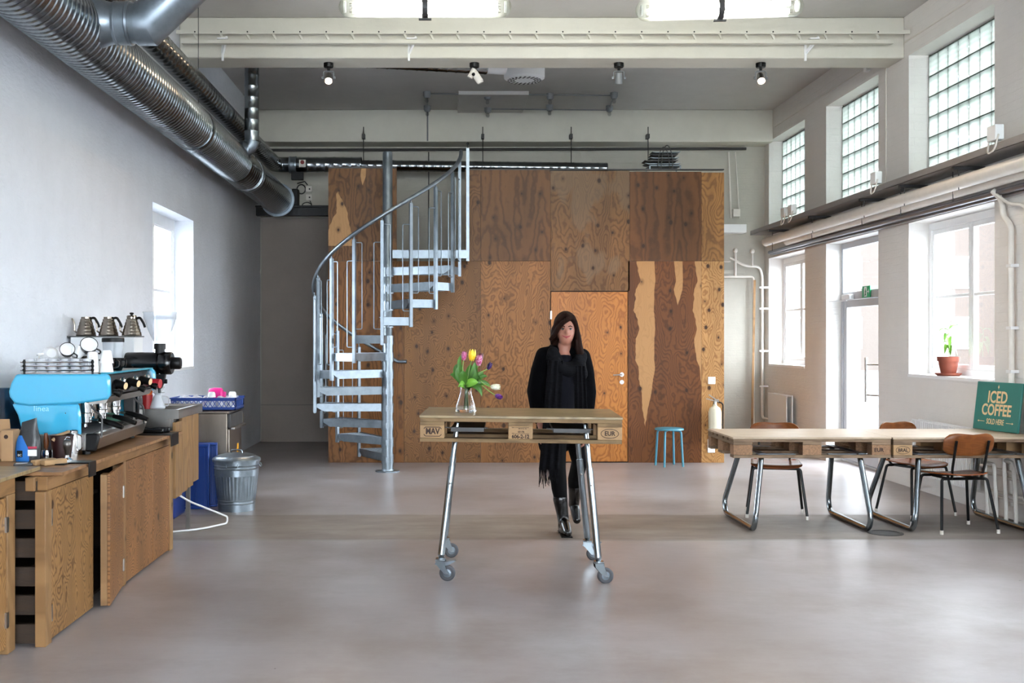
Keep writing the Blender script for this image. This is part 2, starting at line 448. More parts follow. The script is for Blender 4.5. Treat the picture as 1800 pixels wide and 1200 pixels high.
def floor_mat():
    n = N('sealed_concrete'); sp = n.n('ShaderNodeSeparateXYZ'); n.L(n.co(), sp.inputs[0])
    a = n.noise(None, .55, 6, .6); b = n.noise(None, 3.2, 8, .7); c = n.noise(n.scale(n.co(), (.6, 2.2, 1)), 9, 5, .65)
    base = n.ramp(a, [(.32, rgb('#867d7a')), (.5, rgb('#979090')), (.66, rgb('#a5a1a2'))])
    base = n.mix(.35, base, n.ramp(n.noise(n.scale(n.co(), (.8, 1.6, 1)), 1.3, 4, .55), [(.25, .80), (.75, 1.0)]), 'MULTIPLY')
    base = n.mix(.4, base, n.ramp(c, [(.25, .78), (.75, 1.0)]), 'MULTIPLY')
    base = n.mix(n.ramp(n.noise(None, .9, 7, .68), [(.45, 0.0), (.68, .75)]), base, rgb('#776b63'))
    strip_c = n.ramp(n.noise(n.scale(n.co(), (.7, 1.6, 1)), 2.4, 8, .7), [(.3, rgb('#5b5048')), (.5, rgb('#746a61')), (.72, rgb('#8b837c'))])
    wob = n.math('MULTIPLY', n.math('SUBTRACT', n.noise(None, 1.1, 4), .5), .16)
    yy = n.math('ADD', sp.outputs[1], wob)
    inn = n.math('MULTIPLY', n.math('MULTIPLY', n.math('SUBTRACT', yy, 7.93), 22, clamp=True), n.math('MULTIPLY', n.math('SUBTRACT', 9.12, yy), 16, clamp=True))
    cr = n.math('MULTIPLY', n.math('LESS_THAN', n.math('ABSOLUTE', n.math('SUBTRACT', yy, 7.93)), .012), .6)
    col = n.mix(n.math('MULTIPLY', inn, .85), base, strip_c)
    col = n.mix(cr, col, rgb('#5a5450'))
    sn = n.n('ShaderNodeTexVoronoi'); sn.inputs['Scale'].default_value = 2.6; n.L(n.co(), sn.inputs['Vector'])
    s3 = n.n('ShaderNodeSeparateColor'); n.L(sn.outputs['Color'], s3.inputs[0])
    pit = n.math('MULTIPLY', n.math('LESS_THAN', sn.outputs['Distance'], .022), n.math('LESS_THAN', s3.outputs[0], .3))
    col = n.mix(pit, col, rgb('#3a3634'))
    ro = n.math('ADD', n.ramp(a, [(.3, .285), (.7, .36)]), n.math('MULTIPLY', inn, .16))
    n.set(Base_Color=col, Roughness=ro, Specular_IOR_Level=.55)
    n.bump(n.noise(n.scale(n.co(), (.6, 1.6, 1)), 2.6, 3), .05, .02)
    return n.m
M['floor'] = floor_mat()
# ------------------------------------------------------------------ room shell
def wall_open(name, x0, x1, y0, y1, z0, z1, holes, mt, axis='y'):
    """a wall along Y (or X) between two faces, cut by rectangular holes (a0, a1, b0, b1)"""
    mb = MB(); A = sorted({y0, y1} | {v for h in holes for v in h[:2]}); B = sorted({z0, z1} | {v for h in holes for v in h[2:]})
    for i in range(len(A)-1):
        run = None
        for j in range(len(B)-1):
            ca, cb = (A[i]+A[i+1])/2, (B[j]+B[j+1])/2
            inside = any(h[0] < ca < h[1] and h[2] < cb < h[3] for h in holes)
            if not inside:
                if run is None: run = [B[j], B[j+1]]
                else: run[1] = B[j+1]
            if inside or j == len(B)-2:
                if run:
                    if axis == 'y': mb.bx(x0, x1, A[i], A[i+1], run[0], run[1])
                    else: mb.bx(A[i], A[i+1], x0, x1, run[0], run[1])
                run = None
    return struct(mb, name, mt)
struct(MB().bx(XL-.4, XR+.4, YR-.4, YB+.3, -.2, 0), 'floor', M['floor'])
struct(MB().bx(XL-.4, XR+.4, YR-.4, YB+.3, ZC, ZC+.2), 'ceiling', M['ceil'])
holes = []
for i, (a, b) in enumerate(WIN_Y):
    holes.append((a, b, 3.04, 4.27)); holes.append((a, b, 0.0 if i == 1 else 1.09, 2.61))
wall_open('wall_right', XR, XR+.40, YR, YB, 0, ZC, holes, M['wall_r'])
wall_open('wall_left', XL-.40, XL, YR, YB, 0, ZC, [(9.92, 11.53, 1.15, 2.71)], M['wall_l'])
struct(MB().bx(XL-.4, XR+.4, YB, YB+.3, 0, ZC), 'wall_back', M['wall_b'])
wall_open('wall_front', YR-.3, YR, XL, XR, 0, ZC, [(-1.4, 3.2, 0.2, 4.0)], M['wall_l'], 'x')
# unseen glazed opening behind the camera, added to let in fill light
fr = MB(); gl = MB()
for x in (-1.37, -.25, .9, 2.05, 3.17): fr.bx(x-.03, x+.03, YR-.2, YR-.12, .2, 4.0)
for z in (.23, 1.2, 2.2, 3.1, 3.97): fr.bx(-1.4, 3.2, YR-.2, YR-.12, z-.03, z+.03)
wf = struct(fr, 'window_13', M['greyframe']); struct(gl.bx(-1.38, 3.18, YR-.165, YR-.155, .22, 3.98), 'glass_pane', M['pane'], wf)

struct(MB().bx(XL, XR, 10.92, 11.32, 4.27, ZC), 'trim_1', M['beam'], bevel=.012)          # cross beam
struct(MB().bx(XL, XR, 15.3, YB, 4.23, ZC), 'trim_2', M['beam'], bevel=.01)                # rear soffit
struct(MB().bx(XL, XR-.3, 15.66, YB, 2.40, 2.46), 'trim_3', M['wall_b'])
bb = MB().bx(XR-.015, XR, 2, 11.5, 0, .05)
# windows of the right wall
n = 0
for i, (a, b) in enumerate(WIN_Y):
    # glass block window above
    n += 1; mb = MB(); blk = MB(); y = a+.02; cols = int(round((b-a-.04)/.2)); pw = (b-a-.04)/cols
    for c in range(cols):
        for r in range(6):
            y0 = a+.02+c*pw; z0 = 3.05+r*.2
            blk.bx(XR+.19, XR+.27, y0+.005, y0+pw-.005, z0+.005, z0+.195); blk.mi[-6:] = [1, 1, 1, 1, 1, 0]
    for c in range(cols+1): mb.bx(XR+.192, XR+.268, a+.02+c*pw-.0051, a+.02+c*pw+.0051, 3.05, 4.25)
    for r in range(7): mb.bx(XR+.188, XR+.268, a+.02, b-.02, 3.05+r*.2-.0051, 3.05+r*.2+.0051)
    mb.bx(XR+.2, XR+.4, a, a+.02, 3.04, 4.27).bx(XR+.2, XR+.4, b-.02, b, 3.04, 4.27)
    w_ = struct(mb, 'window_%d' % n, M['mortar']); o = struct(blk, 'glass_blocks', [M['block'], M['pane']], w_)
n = 20
def casement(n, X, a, b, z0, z1, sgn=1, split=True):
    """timber window, two sashes, one cross bar; X plane of the inner face, sgn = direction outwards"""
    fr = MB()
    X1 = X+.07*sgn
    fr.bx(X, X1, a, a+.05, z0, z1).bx(X, X1, b-.05, b, z0, z1).bx(X, X1, a+.05, b-.05, z0, z0+.06).bx(X, X1, a+.05, b-.05, z1-.07, z1)
    W = struct(fr, 'window_%d' % n, M['white'], bevel=.004)
    my = (a+b)/2
    for (p, q) in ((a+.05, my+.0), (my, b-.05)):
        s = MB(); f = .045; xa, xb = X+.01*sgn, X+.06*sgn
        s.bx(xa, xb, p+.002, p+f, z0+.06, z1-.07).bx(xa, xb, q-f, q-.002, z0+.06, z1-.07)
        s.bx(xa, xb, p+f, q-f, z0+.06, z0+.06+f).bx(xa, xb, p+f, q-f, z1-.07-f, z1-.07)
        zm = (z0+z1)/2+.01
        s.bx(X+.015*sgn, X+.05*sgn, p+f, q-f, zm-.014, zm+.014)
        so = struct(s, 'sash', M['white'], W, bevel=.003)
        struct(MB().bx(X+.030*sgn, X+.034*sgn, p+f*.8, q-f*.8, z0+.06+f*.8, z1-.07-f*.8), 'glass_pane', M['pane'], so)
    return W
for i, (a, b) in enumerate(WIN_Y):
    if i == 1: continue
    n += 1; casement(n, XR+.20, a, b, 1.12, 2.60)
    struct(MB().bx(XR-.012, XR+.2, a, b, 1.09, 1.12), 'trim_%d' % (10+n), M['white'])
casement(31, XL-.20, 9.92, 11.53, 1.18, 2.70, -1)
struct(MB().bx(XL-.2, XL+.01, 9.92, 11.53, 1.15, 1.18), 'trim_31', M['white'])
struct(MB().bx(XL-.3, XL-.2, 9.92, 11.53, 2.60, 2.71), 'trim_32', M['white'])
# glazed exit door in the right wall
a, b = WIN_Y[1]; X = XR+.18; fr = MB()
fr.bx(X, X+.08, a, a+.06, 0, 2.61).bx(X, X+.08, b-.06, b, 0, 2.61).bx(X, X+.08, a+.06, b-.06, 2.54, 2.61).bx(X, X+.08, a+.06, b-.06, 1.93, 2.02).bx(X, X+.08, a+.06, b-.06, 0, .03)
D = struct(fr, 'door_1', M['greyframe'], bevel=.004)
lf = MB(); p, q = a+.065, b-.065
lf.bx(X+.01, X+.06, p, p+.09, .035, 1.925).bx(X+.01, X+.06, q-.09, q, .035, 1.925).bx(X+.01, X+.06, p+.09, q-.09, .035, .15).bx(X+.01, X+.06, p+.09, q-.09, 1.84, 1.925)
LF = struct(lf, 'door_leaf', M['greyframe'], D, bevel=.004)
struct(MB().bx(X+.03, X+.036, p+.08, q-.08, .14, 1.85), 'glass_pane', M['pane'], LF)
struct(MB().bx(X+.03, X+.036, a+.05, b-.05, 2.01, 2.55), 'glass_pane', M['pane'], D)
hd = MB().cyl((X-.07, 12.20, .76), (X-.07, 12.20, 1.26), .017).cyl((X-.07, 12.20, .84), (X+.02, 12.02, .84), .01).cyl((X-.07, 12.20, 1.18), (X+.02, 12.02, 1.18), .01)
struct(hd, 'door_handle', M['steel'], LF)
struct(MB().bx(X-.06, X, 12.75, 13.0, 1.93, 1.99), 'door_closer', M['whitemetal'], D, bevel=.008)
struct(MB().beam((X-.03, 12.9, 1.92), (X-.16, 13.12, 1.915), .02, .012), 'closer_arm', M['whitemetal'], D)
# exit sign
ex = solo(MB().box((0, 0, 0), (.012, .235, .13)), 'exit_sign', mat('sign_green', '#12945a', .4), 'green and white emergency exit sign on the frame above the glass door', 'sign', (X-.012, 12.35, 2.0), bevel=.003)
wm = M['white']
g_ = MB().bx(-.008, -.006, -.03, .04, -.055, .055); part(g_, 'pictogram_door', wm, ex)
g_ = MB().bx(-.010, -.008, -.012, .012, -.02, .02).bx(-.010, -.008, -.02, .02, .0, .008).sph((-.009, 0, .03), (.002, .009, .009)).beam((-.009, .0, -.018), (-.009, .015, -.045), .002, .01, (1,0,0)).beam((-.009, 0, -.018), (-.009, -.014, -.04), .002, .01, (1,0,0)); part(g_, 'pictogram_figure', mat('sign_green_dark', '#0d7a48', .4), ex)
g_ = MB().bx(-.008, -.006, -.1, -.05, -.008, .008).prism([(-.105, 0), (-.08, .03), (-.08, -.03)], -.008, -.006, 'yz'); part(g_, 'arrow', wm, ex)

# ------------------------------------------------------------------ outside
asph = mat('yard_paving', '#77797c', .8, 0, .1, 2)
struct(MB().bx(XR+.4, 70, -30, 62, -.25, -.15), 'ground', asph)
struct(MB().bx(-40, XL-.4, -30, 62, -.25, -.15), 'ground', asph)
def building(x0, x1, y, h, wallc, lab):
    B = thing('apartment_building', lab, 'building', ((x0+x1)/2, y, -.15)); hw = (x1-x0)/2
    part(MB().bx(-hw, hw, 0, 8, 0, h), 'facade', wallc, B)
    part(MB().bx(-hw-.2, hw+.2, -.3, 8.3, h, h+.4), 'roof', M['dkgrey'], B)
    for k in range(int(hw*2/3.0)):
        for r in range(int(h/3.3)):
            xx = -hw+1.5+k*3.0; zz = 1.2+r*3.2
            f = part(MB().bx(xx-.62, xx+.62, -.05, .02, zz-.05, zz+1.65), 'window', M['white'], B)
            p_ = MB()
            for c in (-.29, .29): p_.bx(xx+c-.25, xx+c+.25, -.07, -.05, zz+.03, zz+1.55)
            part(p_, 'pane', mat('dim_glass', '#3c444c', .1), f)
    return B
building(14, 30, 58, 22, wall_mat('pale_brick', '#483e38', .3, True), 'pale brick apartment block with white windows, seen through the right-hand windows')
building(31.5, 52, 55, 19, wall_mat('grey_render', '#484c53', .2), 'grey rendered apartment block beyond the yard, right of the brick one')

# darker brownish panel with a batten, closing the passage under the black beam
rd = MB().bx(XL+.02, -1.30, YB-.06, YB-.02, 0, 3.2); R_ = struct(rd, 'passage_panel', wall_mat('dark_panel_tone', '#857a72', .15))
struct(MB().bx(XL+.02, -1.30, YB-.07, YB-.061, .52, .535), 'panel_batten', mat('panel_batten_tone', '#6f665f', .6), R_)
# ------------------------------------------------------------------ plywood mezzanine cabin
CY = 12.95
cab = thing('plywood_cabin', 'tall plywood clad mezzanine cabin with a flush door, behind the spiral stair', 'cabin', (0, 0, 0))
LT, DK = '#b07a46', '#7c4a22'
def sheet(x0, x1, z0, z1, light, dark, seed, **kw):
    kw.setdefault('scale', 1.45); m = ply('cabin_ply_%d' % int(seed*10), light, dark, seed, 'xz', contrast=1.25, **kw)
    part(MB().bx(x0+.0015, x1-.0015, CY, CY+.018, z0+.0015, z1-.0015), 'plywood_sheet', m, cab)
X = [-1.39, -.49, .417, 1.247, 2.185, 3.035, 3.305]
ZT = 3.47; ZS = 2.39
# upper row
sheet(-1.39, -.58, ZS, ZT+.02, '#6f4a27', '#3e220d', 1.1, freq=6, knots=.45, patches=[(-1.25, .14, 2.57, 3.24, 1), (-.98, .035, 3.28, 3.6)], pale='#a67c50')
sheet(.235, X[2], ZS, ZT, '#714d2b', '#492b12', 2.2, freq=9, knots=.5)
sheet(X[2], X[3], ZS, ZT, '#6d4826', '#442912', 3.3, freq=4, knots=.6, stretch=.12)
sheet(X[3], X[4], 2.035, ZT-.01, '#76532e', '#4c2e15', 4.4, freq=8, knots=.45, stretch=.3, gray=.5)
sheet(X[4], X[5], ZS, ZT-.02, '#694221', '#43270f', 5.5, freq=3.5, knots=.6, stretch=.1)
sheet(X[5], X[6], ZS, ZT-.03, '#a0713f', '#6a4322', 6.6, freq=7, knots=.2, stretch=.5)
# lower row
sheet(-1.39, X[1], 0, ZS, '#7d5128', '#492a10', 7.1, freq=6, knots=.35, stretch=.15)
sheet(X[1], X[2], 0, ZS, '#805830', '#503015', 8.2, freq=16, knots=.55, stretch=.6)
sheet(X[2], 1.245, 0, ZS, '#916338', '#5a3719', 9.3, freq=13, knots=.2, stretch=.22)
sheet(2.165, X[5], 0, ZS, '#6c3f1b', '#44240d', 10.4, freq=10, knots=.2, stretch=.3, patches=[(2.37, .105, .42, 2.40), (2.76, .05, 1.86, 2.40), (3.03, .075, .9, 2.4)], pale='#a67c50')
sheet(X[5], X[6], 0, ZS, '#b58753', '#7c4f28', 11.5, freq=13, knots=.75, stretch=.4)
# door
dm = ply('door_plywood', '#b47333', '#754214', 12.7, 'xz', 10, .3, 1.1, .35, .35, scale=1.5)
dr = part(MB().bx(1.254, 2.158, CY-.004, CY+.03, .015, 2.024), 'door', dm, cab)
for z in (1.75, 1.0, .28): part(MB().bx(1.24, 1.262, CY-.012, CY+.002, z-.05, z+.05), 'hinge', M['steel'], dr, bevel=.002)
hb = MB().lathe([(0, 0), (.026, 0), (.026, .008), (0, .008)], (2.09, CY-.004, 1.045), 20, (0, -1, 0)).cyl((2.09, CY-.01, 1.045), (2.09, CY-.055, 1.045), .009).sweep(fillet([(2.09, CY-.05, 1.045), (2.085, CY-.055, 1.045), (1.98, CY-.055, 1.04)], .01), .009)
part(hb, 'door_handle', M['chrome'], dr)
part(MB().lathe([(0, 0), (.026, 0), (.026, .008), (0, .008)], (2.09, CY-.004, .955), 20, (0, -1, 0)).bx(2.086, 2.094, CY-.016, CY-.008, .94, .962), 'lock_rosette', M['chrome'], dr)
part(MB().bx(1.236, 2.176, CY+.019, CY+.025, 0, 2.035), 'door_rebate', M['ink'], cab)
# carcass: returns, floor of the loft, inner side walls
ip = ply('loft_inner_ply', '#8e6236', '#5a3517', 13.3, 'yz', 6, .2)
part(MB().bx(-1.39, -1.372, CY+.02, YB-.35, 0, ZT).bx(3.285, 3.303, CY+.02, YB-.35, 0, ZT-.03), 'side_wall', ip, cab)
part(MB().bx(-1.37, 3.28, CY+.03, YB-.35, 2.30, 2.39), 'loft_floor', ip, cab)
part(MB().bx(-1.39, -.58, CY+.0, CY+.05, ZT+.0215, ZT+.04).bx(.235, 3.305, CY, CY+.06, ZT+.001, ZT+.012), 'top_rail', M['dkgrey'], cab)
part(MB().bx(.235, .26, CY+.02, CY+.08, ZS, ZT).bx(-.605, -.58, CY+.02, CY+.08, ZS, ZT), 'opening_post', ip, cab)
# things on the cabin
sw = solo(MB().box((0, 0, 0), (.085, .012, .085)), 'light_switch', M['white'], 'white wall switch above the fire extinguisher on the plywood', 'switch', (3.155, CY-.006, .975), bevel=.003)
part(MB().box((0, -.007, 0), (.055, .006, .055)), 'rocker', M['whitemetal'], sw, bevel=.002)
sk = solo(MB().box((0, 0, 0), (.085, .012, .16)), 'wall_socket', M['white'], 'white double socket low on the plywood below the fire extinguisher', 'socket', (3.15, CY-.006, .20), bevel=.003)
part(MB().cyl((0, -.006, .035), (0, -.009, .035), .02).cyl((0, -.006, -.035), (0, -.009, -.035), .02), 'outlet', M['whitemetal'], sk)
fe = thing('fire_extinguisher', 'cream fire extinguisher hung on the right end of the plywood', 'extinguisher', (3.17, CY-.1, .28))
cream = mat('cream_enamel', '#cfc9b4', .35)
part(MB().lathe([(0, 0), (.065, 0), (.075, .015), (.075, .33), (.06, .375), (.025, .40), (.022, .42), (0, .42)], n=24), 'cylinder', cream, fe)
part(MB().cyl((0, 0, .42), (0, 0, .45), .02).beam((.01, 0, .455), (-.10, 0, .485), .015, .012).beam((.01, 0, .475), (-.07, 0, .53), .015, .012).box((.02, 0, .46), (.05, .03, .03)), 'valve_handle', M['steel'], fe)
part(MB().sweep(fillet([(.03, 0, .45), (.095, 0, .43), (.09, -.01, .12)], .05), .009), 'hose', M['black'], fe)
part(MB().bx(-.02, .02, .07, .095, .2, .3), 'bracket', M['dkgrey'], fe)
# stack of trays on a little rack on the cabin roof
rk = thing('wire_rack', 'low grey metal rack on top of the plywood cabin carrying trays', 'rack', (2.62, 13.15, ZT+.01))
part(MB().bx(-.19, .19, -.12, .12, .05, .06).bx(-.19, -.175, -.12, -.105, 0, .06).bx(.175, .19, -.12, -.105, 0, .06).bx(-.19, -.175, .105, .12, 0, .06).bx(.175, .19, .105, .12, 0, .06), 'frame', M['galv'], rk)
tm = M['dkgrey']
for k in range(5):
    z = .075+k*.034
    t_ = MB(); cx = (-.02, -.04, .0, .0, .02)[k]; wd = (.21, .2, .17, .16, .17)[k]
    t_.prism([(cx-wd, z+.01), (cx-wd+.03, z), (cx+wd-.03, z), (cx+wd, z+.012), (cx+wd, z+.016), (cx+wd-.035, z+.008), (cx-wd+.035, z+.008), (cx-wd, z+.014)], -.11, .11)
    solo(t_, 'serving_tray', (M['dkgrey'] if k % 2 else M['galv']), ('dark tray lowest in the pile on the cabin roof', 'second tray from the bottom of the pile on the cabin roof', 'middle tray of the pile on the cabin roof', 'fourth tray up of the pile on the cabin roof', 'topmost tray of the pile on the cabin roof')[k], 'tray', (2.62, 13.15, ZT+.01), group='trays piled on the cabin roof')
solo(MB().sweep([(-.09+.0*i, 0, 0) if False else (-.07*math.cos(PI*i/14)+.02, -.14, .0+.29*math.sin(PI*i/14)) for i in range(15)], .006, 8).sweep([(-.02+.07*math.cos(PI*i/14)+.0, -.14, .27*math.sin(PI*i/14)) for i in range(15)], .005, 8), 'cable_loop', M['dkgrey'], 'looped grey cable arching over the trays on the cabin roof', 'cable', (2.62, 13.15, ZT+.012))
solo(MB().bx(.28, 1.85, 13.2, 13.6, ZT-1.08, ZT+.035), 'storage_chest', M['dkgrey'], 'dark flat board edge showing just above the cabin front', 'board')

# ------------------------------------------------------------------ spiral stair
SX, SY = -.64, 12.08; R0 = .80
st = thing('spiral_staircase', 'galvanised steel spiral staircase rising to the plywood loft', 'staircase', (SX, SY, 0))
g = M['galv']
part(MB().lathe([(0, 0), (.135, 0), (.135, .012), (.07, .014), (.066, .03), (.0625, .03), (.0625, 1.44), (.0625, 1.44), (.0540, 1.46), (.0540, 3.52), (.048, 3.535), (0, 3.54)], n=32), 'centre_column', g, st)
RISE = .1877; DA = 21.6
def th(k): return math.radians(-163+DA*(k-1))
def pol(a, r, z): return (r*math.sin(a), -r*math.cos(a), z)
grate = mat('steel_grating', '#7c848c', .45, .8, .3, 40)
for k in range(1, 13):
    z = RISE*k; a = th(k); h = math.radians(DA/2); c = MB(); H = .085
    a0, a1 = a-h*1.12, a+h*1.0
    for aa, sg in ((a0, 1), (a1, -1)):
        # radial side plates with a chamfered outer end
        wi = .05
        p0 = Vector(pol(aa, 1, 0)); side = Vector((p0.y, -p0.x, 0))*.003
        def pt(r, zz, s_): return Vector((p0.x*r, p0.y*r, zz))+side*s_
        b = len(c.v)
        prof = [(wi, z), (R0-.02, z), (R0-.02, z-.04), (R0-.10, z-H), (wi, z-H)]
        for s_ in (-1, 1):
            for (r, zz) in prof: c.v.append(pt(r, zz, s_))
        m_ = len(prof)
        c._f(*[b+i for i in range(m_)]); c._f(*[b+m_+i for i in reversed(range(m_))])
        for i in range(m_): j = (i+1) % m_; c._f(b+j, b+i, b+m_+i, b+m_+j)
    # outer end plate
    q0, q1 = Vector(pol(a0, R0-.018, 0)), Vector(pol(a1, R0-.018, 0))
    c.beam((q0.x, q0.y, z-.042), (q1.x, q1.y, z-.042), .006, .085)
    T_ = part(c, 'tread', g, st)
    gr = MB()
    for i in range(1, 17):
        r = .08+(R0-.11)*i/17
        u0, u1 = Vector(pol(a0, r, z-.012)), Vector(pol(a1, r, z-.012)); gr.beam(u0, u1, .003, .022)
    for f in (.2, .4, .6, .8):
        aa = a0+(a1-a0)*f; gr.beam(pol(aa, .09, z-.012), pol(aa, R0-.03, z-.012), .004, .018)
    nose0, nose1 = Vector(pol(a0, .07, z)), Vector(pol(a0, R0-.02, z))
    gr.beam(nose0, nose1, .03, .006)
    part(gr, 'grating', grate, T_)
    part(MB().cyl((0, 0, z-.10), (0, 0, z+.002), .069, n=24).beam((0, -.06, z-.05), (0, -.085, z-.05), .03, .06), 'hub', g, T_)
    # outer post with the pairs of thin rods
    ap = a+h
    if k <= 12:
        pz0, pz1 = z-.10, z+1.185
        pm = MB(); px, py, _ = pol(ap, R0, 0)
        pm.box((px, py, (pz0+pz1)/2), (.032, .032, pz1-pz0), Matrix.Rotation(ap, 3, 'Z'))
        P_ = part(pm, 'railing_post', g, st)
        part(MB().cyl((px, py, pz1), (px*1.01, py*1.01, pz1+.05), .006).sph((px, py, pz1+.008), .012, 8, 6), 'rail_bracket', g, P_)
    if k >= 2:
        zt = z-RISE+1.15; zb = z+.065
        for (aa, sg) in ((a-h, 1), (a+h, -1)):
            e = sg*math.radians(6.2); r = R0
            pts = [pol(aa+sg*.02, r, zt), pol(aa+e, r*.995, zt), pol(aa+e, r*.995, zb), pol(aa+sg*.02, r, zb)]
            part(MB().sweep(fillet(pts, .018, 3), .0055, 6), 'railing_rod', g, st)
# handrail
pts = []
for i in range(0, 111):
    t = i/110; ang = math.radians(-163-30+285*t)
    kk = (math.degrees(ang)+163)/DA+1-.5
    z = max(RISE*kk+1.235+.06*max(0, 1-kk/5), 1.2); rr = R0+.012
    pts.append(pol(ang, rr, z))
part(MB().sweep(pts, .0215, 12), 'handrail', M['galv'], st, label='bare tube handrail')
# landing plate at the top
z = RISE*13
lm = MB().bx(.06, .90, -.10, .86, z-.012, z).bx(.06, .90, -.106, -.10, z-.09, z).bx(.894, .90, -.1, .86, z-.09, z)
part(lm, 'landing', g, st)
px, py = .885, -.06
P_ = part(MB().bx(px-.017, px+.017, py-.03, py+.004, z-.12, z+.99+.13), 'railing_post', g, st)
part(MB().cyl((px, py, z+1.12), (px, py+.0, z+1.165), .007).sph((px, py, z+1.175), .017, 12, 8), 'post_cap', M['black'], P_)
# ------------------------------------------------------------------ ventilation ducts
def spiral(mb, p, q, R, pitch=.07, ridge=.006, n=36):
    if pitch > .1 or R < .15: ridge = .0025
    p, q = Vector(p), Vector(q); L = (q-p).length; k = int(L/pitch); prof = []
    for i in range(k):
        z = L*i/k; d = L/k
        prof += [(R, z), (R, z+d*.72), (R+ridge, z+d*.80), (R+ridge, z+d*.92)]
    prof.append((R, L)); mb.lathe(prof, p, n, tuple((q-p).normalized())); return mb
def collar(mb, p, q, R, n=36):
    p, q = Vector(p), Vector(q); L = (q-p).length
    mb.lathe([(R-.01, 0), (R+.008, 0), (R+.010, L*.15), (R+.005, L*.2), (R+.005, L*.8), (R+.010, L*.85), (R+.008, L), (R-.01, L)], p, n, tuple((q-p).normalized())); return mb
du = M['duct']
D1 = thing('ventilation_duct', 'thick spiral duct running along the upper left wall', 'duct', (-2.33, 0, 3.40))
part(spiral(MB(), (0, 1.0, 0), (0, 12.0, 0), .20), 'duct_pipe', du, D1)
part(spiral(MB(), (0, 12.0, 0), (0, 15.15, 0), .20, .11), 'duct_pipe', du, D1)
part(collar(MB(), (0, 10.0, 0), (0, 10.12, 0), .20), 'collar', du, D1); part(collar(MB(), (0, 12.75, 0), (0, 12.85, 0), .20), 'collar', du, D1)
part(MB().lathe([(.17, 0), (.235, 0), (.235, .025), (.17, .025)], (0, 15.15, 0), 32, (0, 1, 0)).lathe([(.0, 0), (.17, 0)], (0, 15.16, 0), 32, (0, 1, 0)), 'flange', M['galv'], D1)
part(MB().cyl((0, 10.3, .2), (0, 10.3, 1.28), .004, n=6).cyl((0, 8.2, .2), (0, 8.2, 1.28), .004, n=6).cyl((0, 13.4, .2), (0, 13.4, .95), .004, n=6), 'hanger_rod', M['dkgrey'], D1)
# tee branch near the camera and its elbow
T = thing('duct_branch', 'wide galvanised tee branch with an elbow rising from the thick duct', 'duct', (-2.33, 6.86, 3.44))
BR = .125
c = MB(); c.lathe([(.19, .10), (.155, .16), (BR+.008, .22), (BR, .26), (BR, .42)], (0, 0, 0), 36, (1, 0, 0)); part(c, 'saddle', M['galv'], T)
part(collar(MB(), (.26, 0, 0), (.36, 0, 0), BR+.003), 'collar', M['galv'], T)
# segmented elbow
def seg_elbow(mb, pts, R, n=36):
    P = [Vector(p) for p in pts]; rings = []
    for i, p in enumerate(P):
        if i == 0: t = P[1]-p
        elif i == len(P)-1: t = p-P[i-1]
        else: t = (P[i+1]-p).normalized()+(p-P[i-1]).normalized()
        t.normalize(); x = Vector((0, 1, 0)); y = t.cross(x).normalized()
        st_ = 1.0
        if 0 < i < len(P)-1: st_ = 1/max(.5, math.cos((P[i+1]-p).angle(p-P[i-1])/2))
        b = len(mb.v)
        for k in range(n):
            a = 2*PI*k/n; mb.v.append(p+x*R*math.cos(a)+y*R*st_*math.sin(a))
        rings.append(b)
    for a, b in zip(rings, rings[1:]):
        for i in range(n): j = (i+1) % n; mb._f(a+i, a+j, b+j, b+i)
    return mb
part(seg_elbow(MB(), [(.40, 0, 0), (.46, 0, 0), (.66, 0, .19), (.76, 0, .285)], BR+.012), 'elbow', M['galv'], T, sharp=20)
part(collar(MB(), (.755, 0, .28), (.80, 0, .323), BR+.016), 'flange', M['steel'], T)
part(spiral(MB(), (.79, 0, .315), (1.25, 0, .75), BR), 'duct_pipe', du, T)
part(spiral(MB(), (1.25, 0, .75), (1.25, 0, 1.235), BR), 'riser', du, T)
# second, thinner duct above with its turn along the back wall
D2 = thing('ventilation_duct', 'thinner spiral duct above the thick one, turning along the back wall', 'duct', (-2.36, 0, 3.88))
part(spiral(MB(), (0, 1.0, 0), (0, 15.0, 0), .105, .11), 'duct_pipe', du, D2)
part(MB().sweep(arc((.12, 15.0, 0), .12, 180, 90, 8), .105, 28), 'elbow', du, D2)
part(spiral(MB(), (.12, 15.12, 0), (1.2, 15.12, 0), .105, .11), 'duct_pipe', du, D2)
part(spiral(MB(), (1.2, 15.12, -.01), (4.6, 15.12, -.05), .075, .11), 'duct_pipe', du, D2)
part(collar(MB(), (.2, 15.12, 0), (.3, 15.12, 0), .108), 'collar', M['galv'], D2)
part(MB().bx(.35, .44, 15.0, 15.012, -.05, .05), 'damper_plate', M['offwhite'], D2)
part(MB().cyl((.395, 14.992, .015), (.395, 15.0, .015), .028), 'red_dial', mat('dark_red', '#7a1c1c', .5), D2)
part(MB().bx(.24, .40, 15.0, 15.1, -.22, -.115), 'actuator', M['black'], D2)
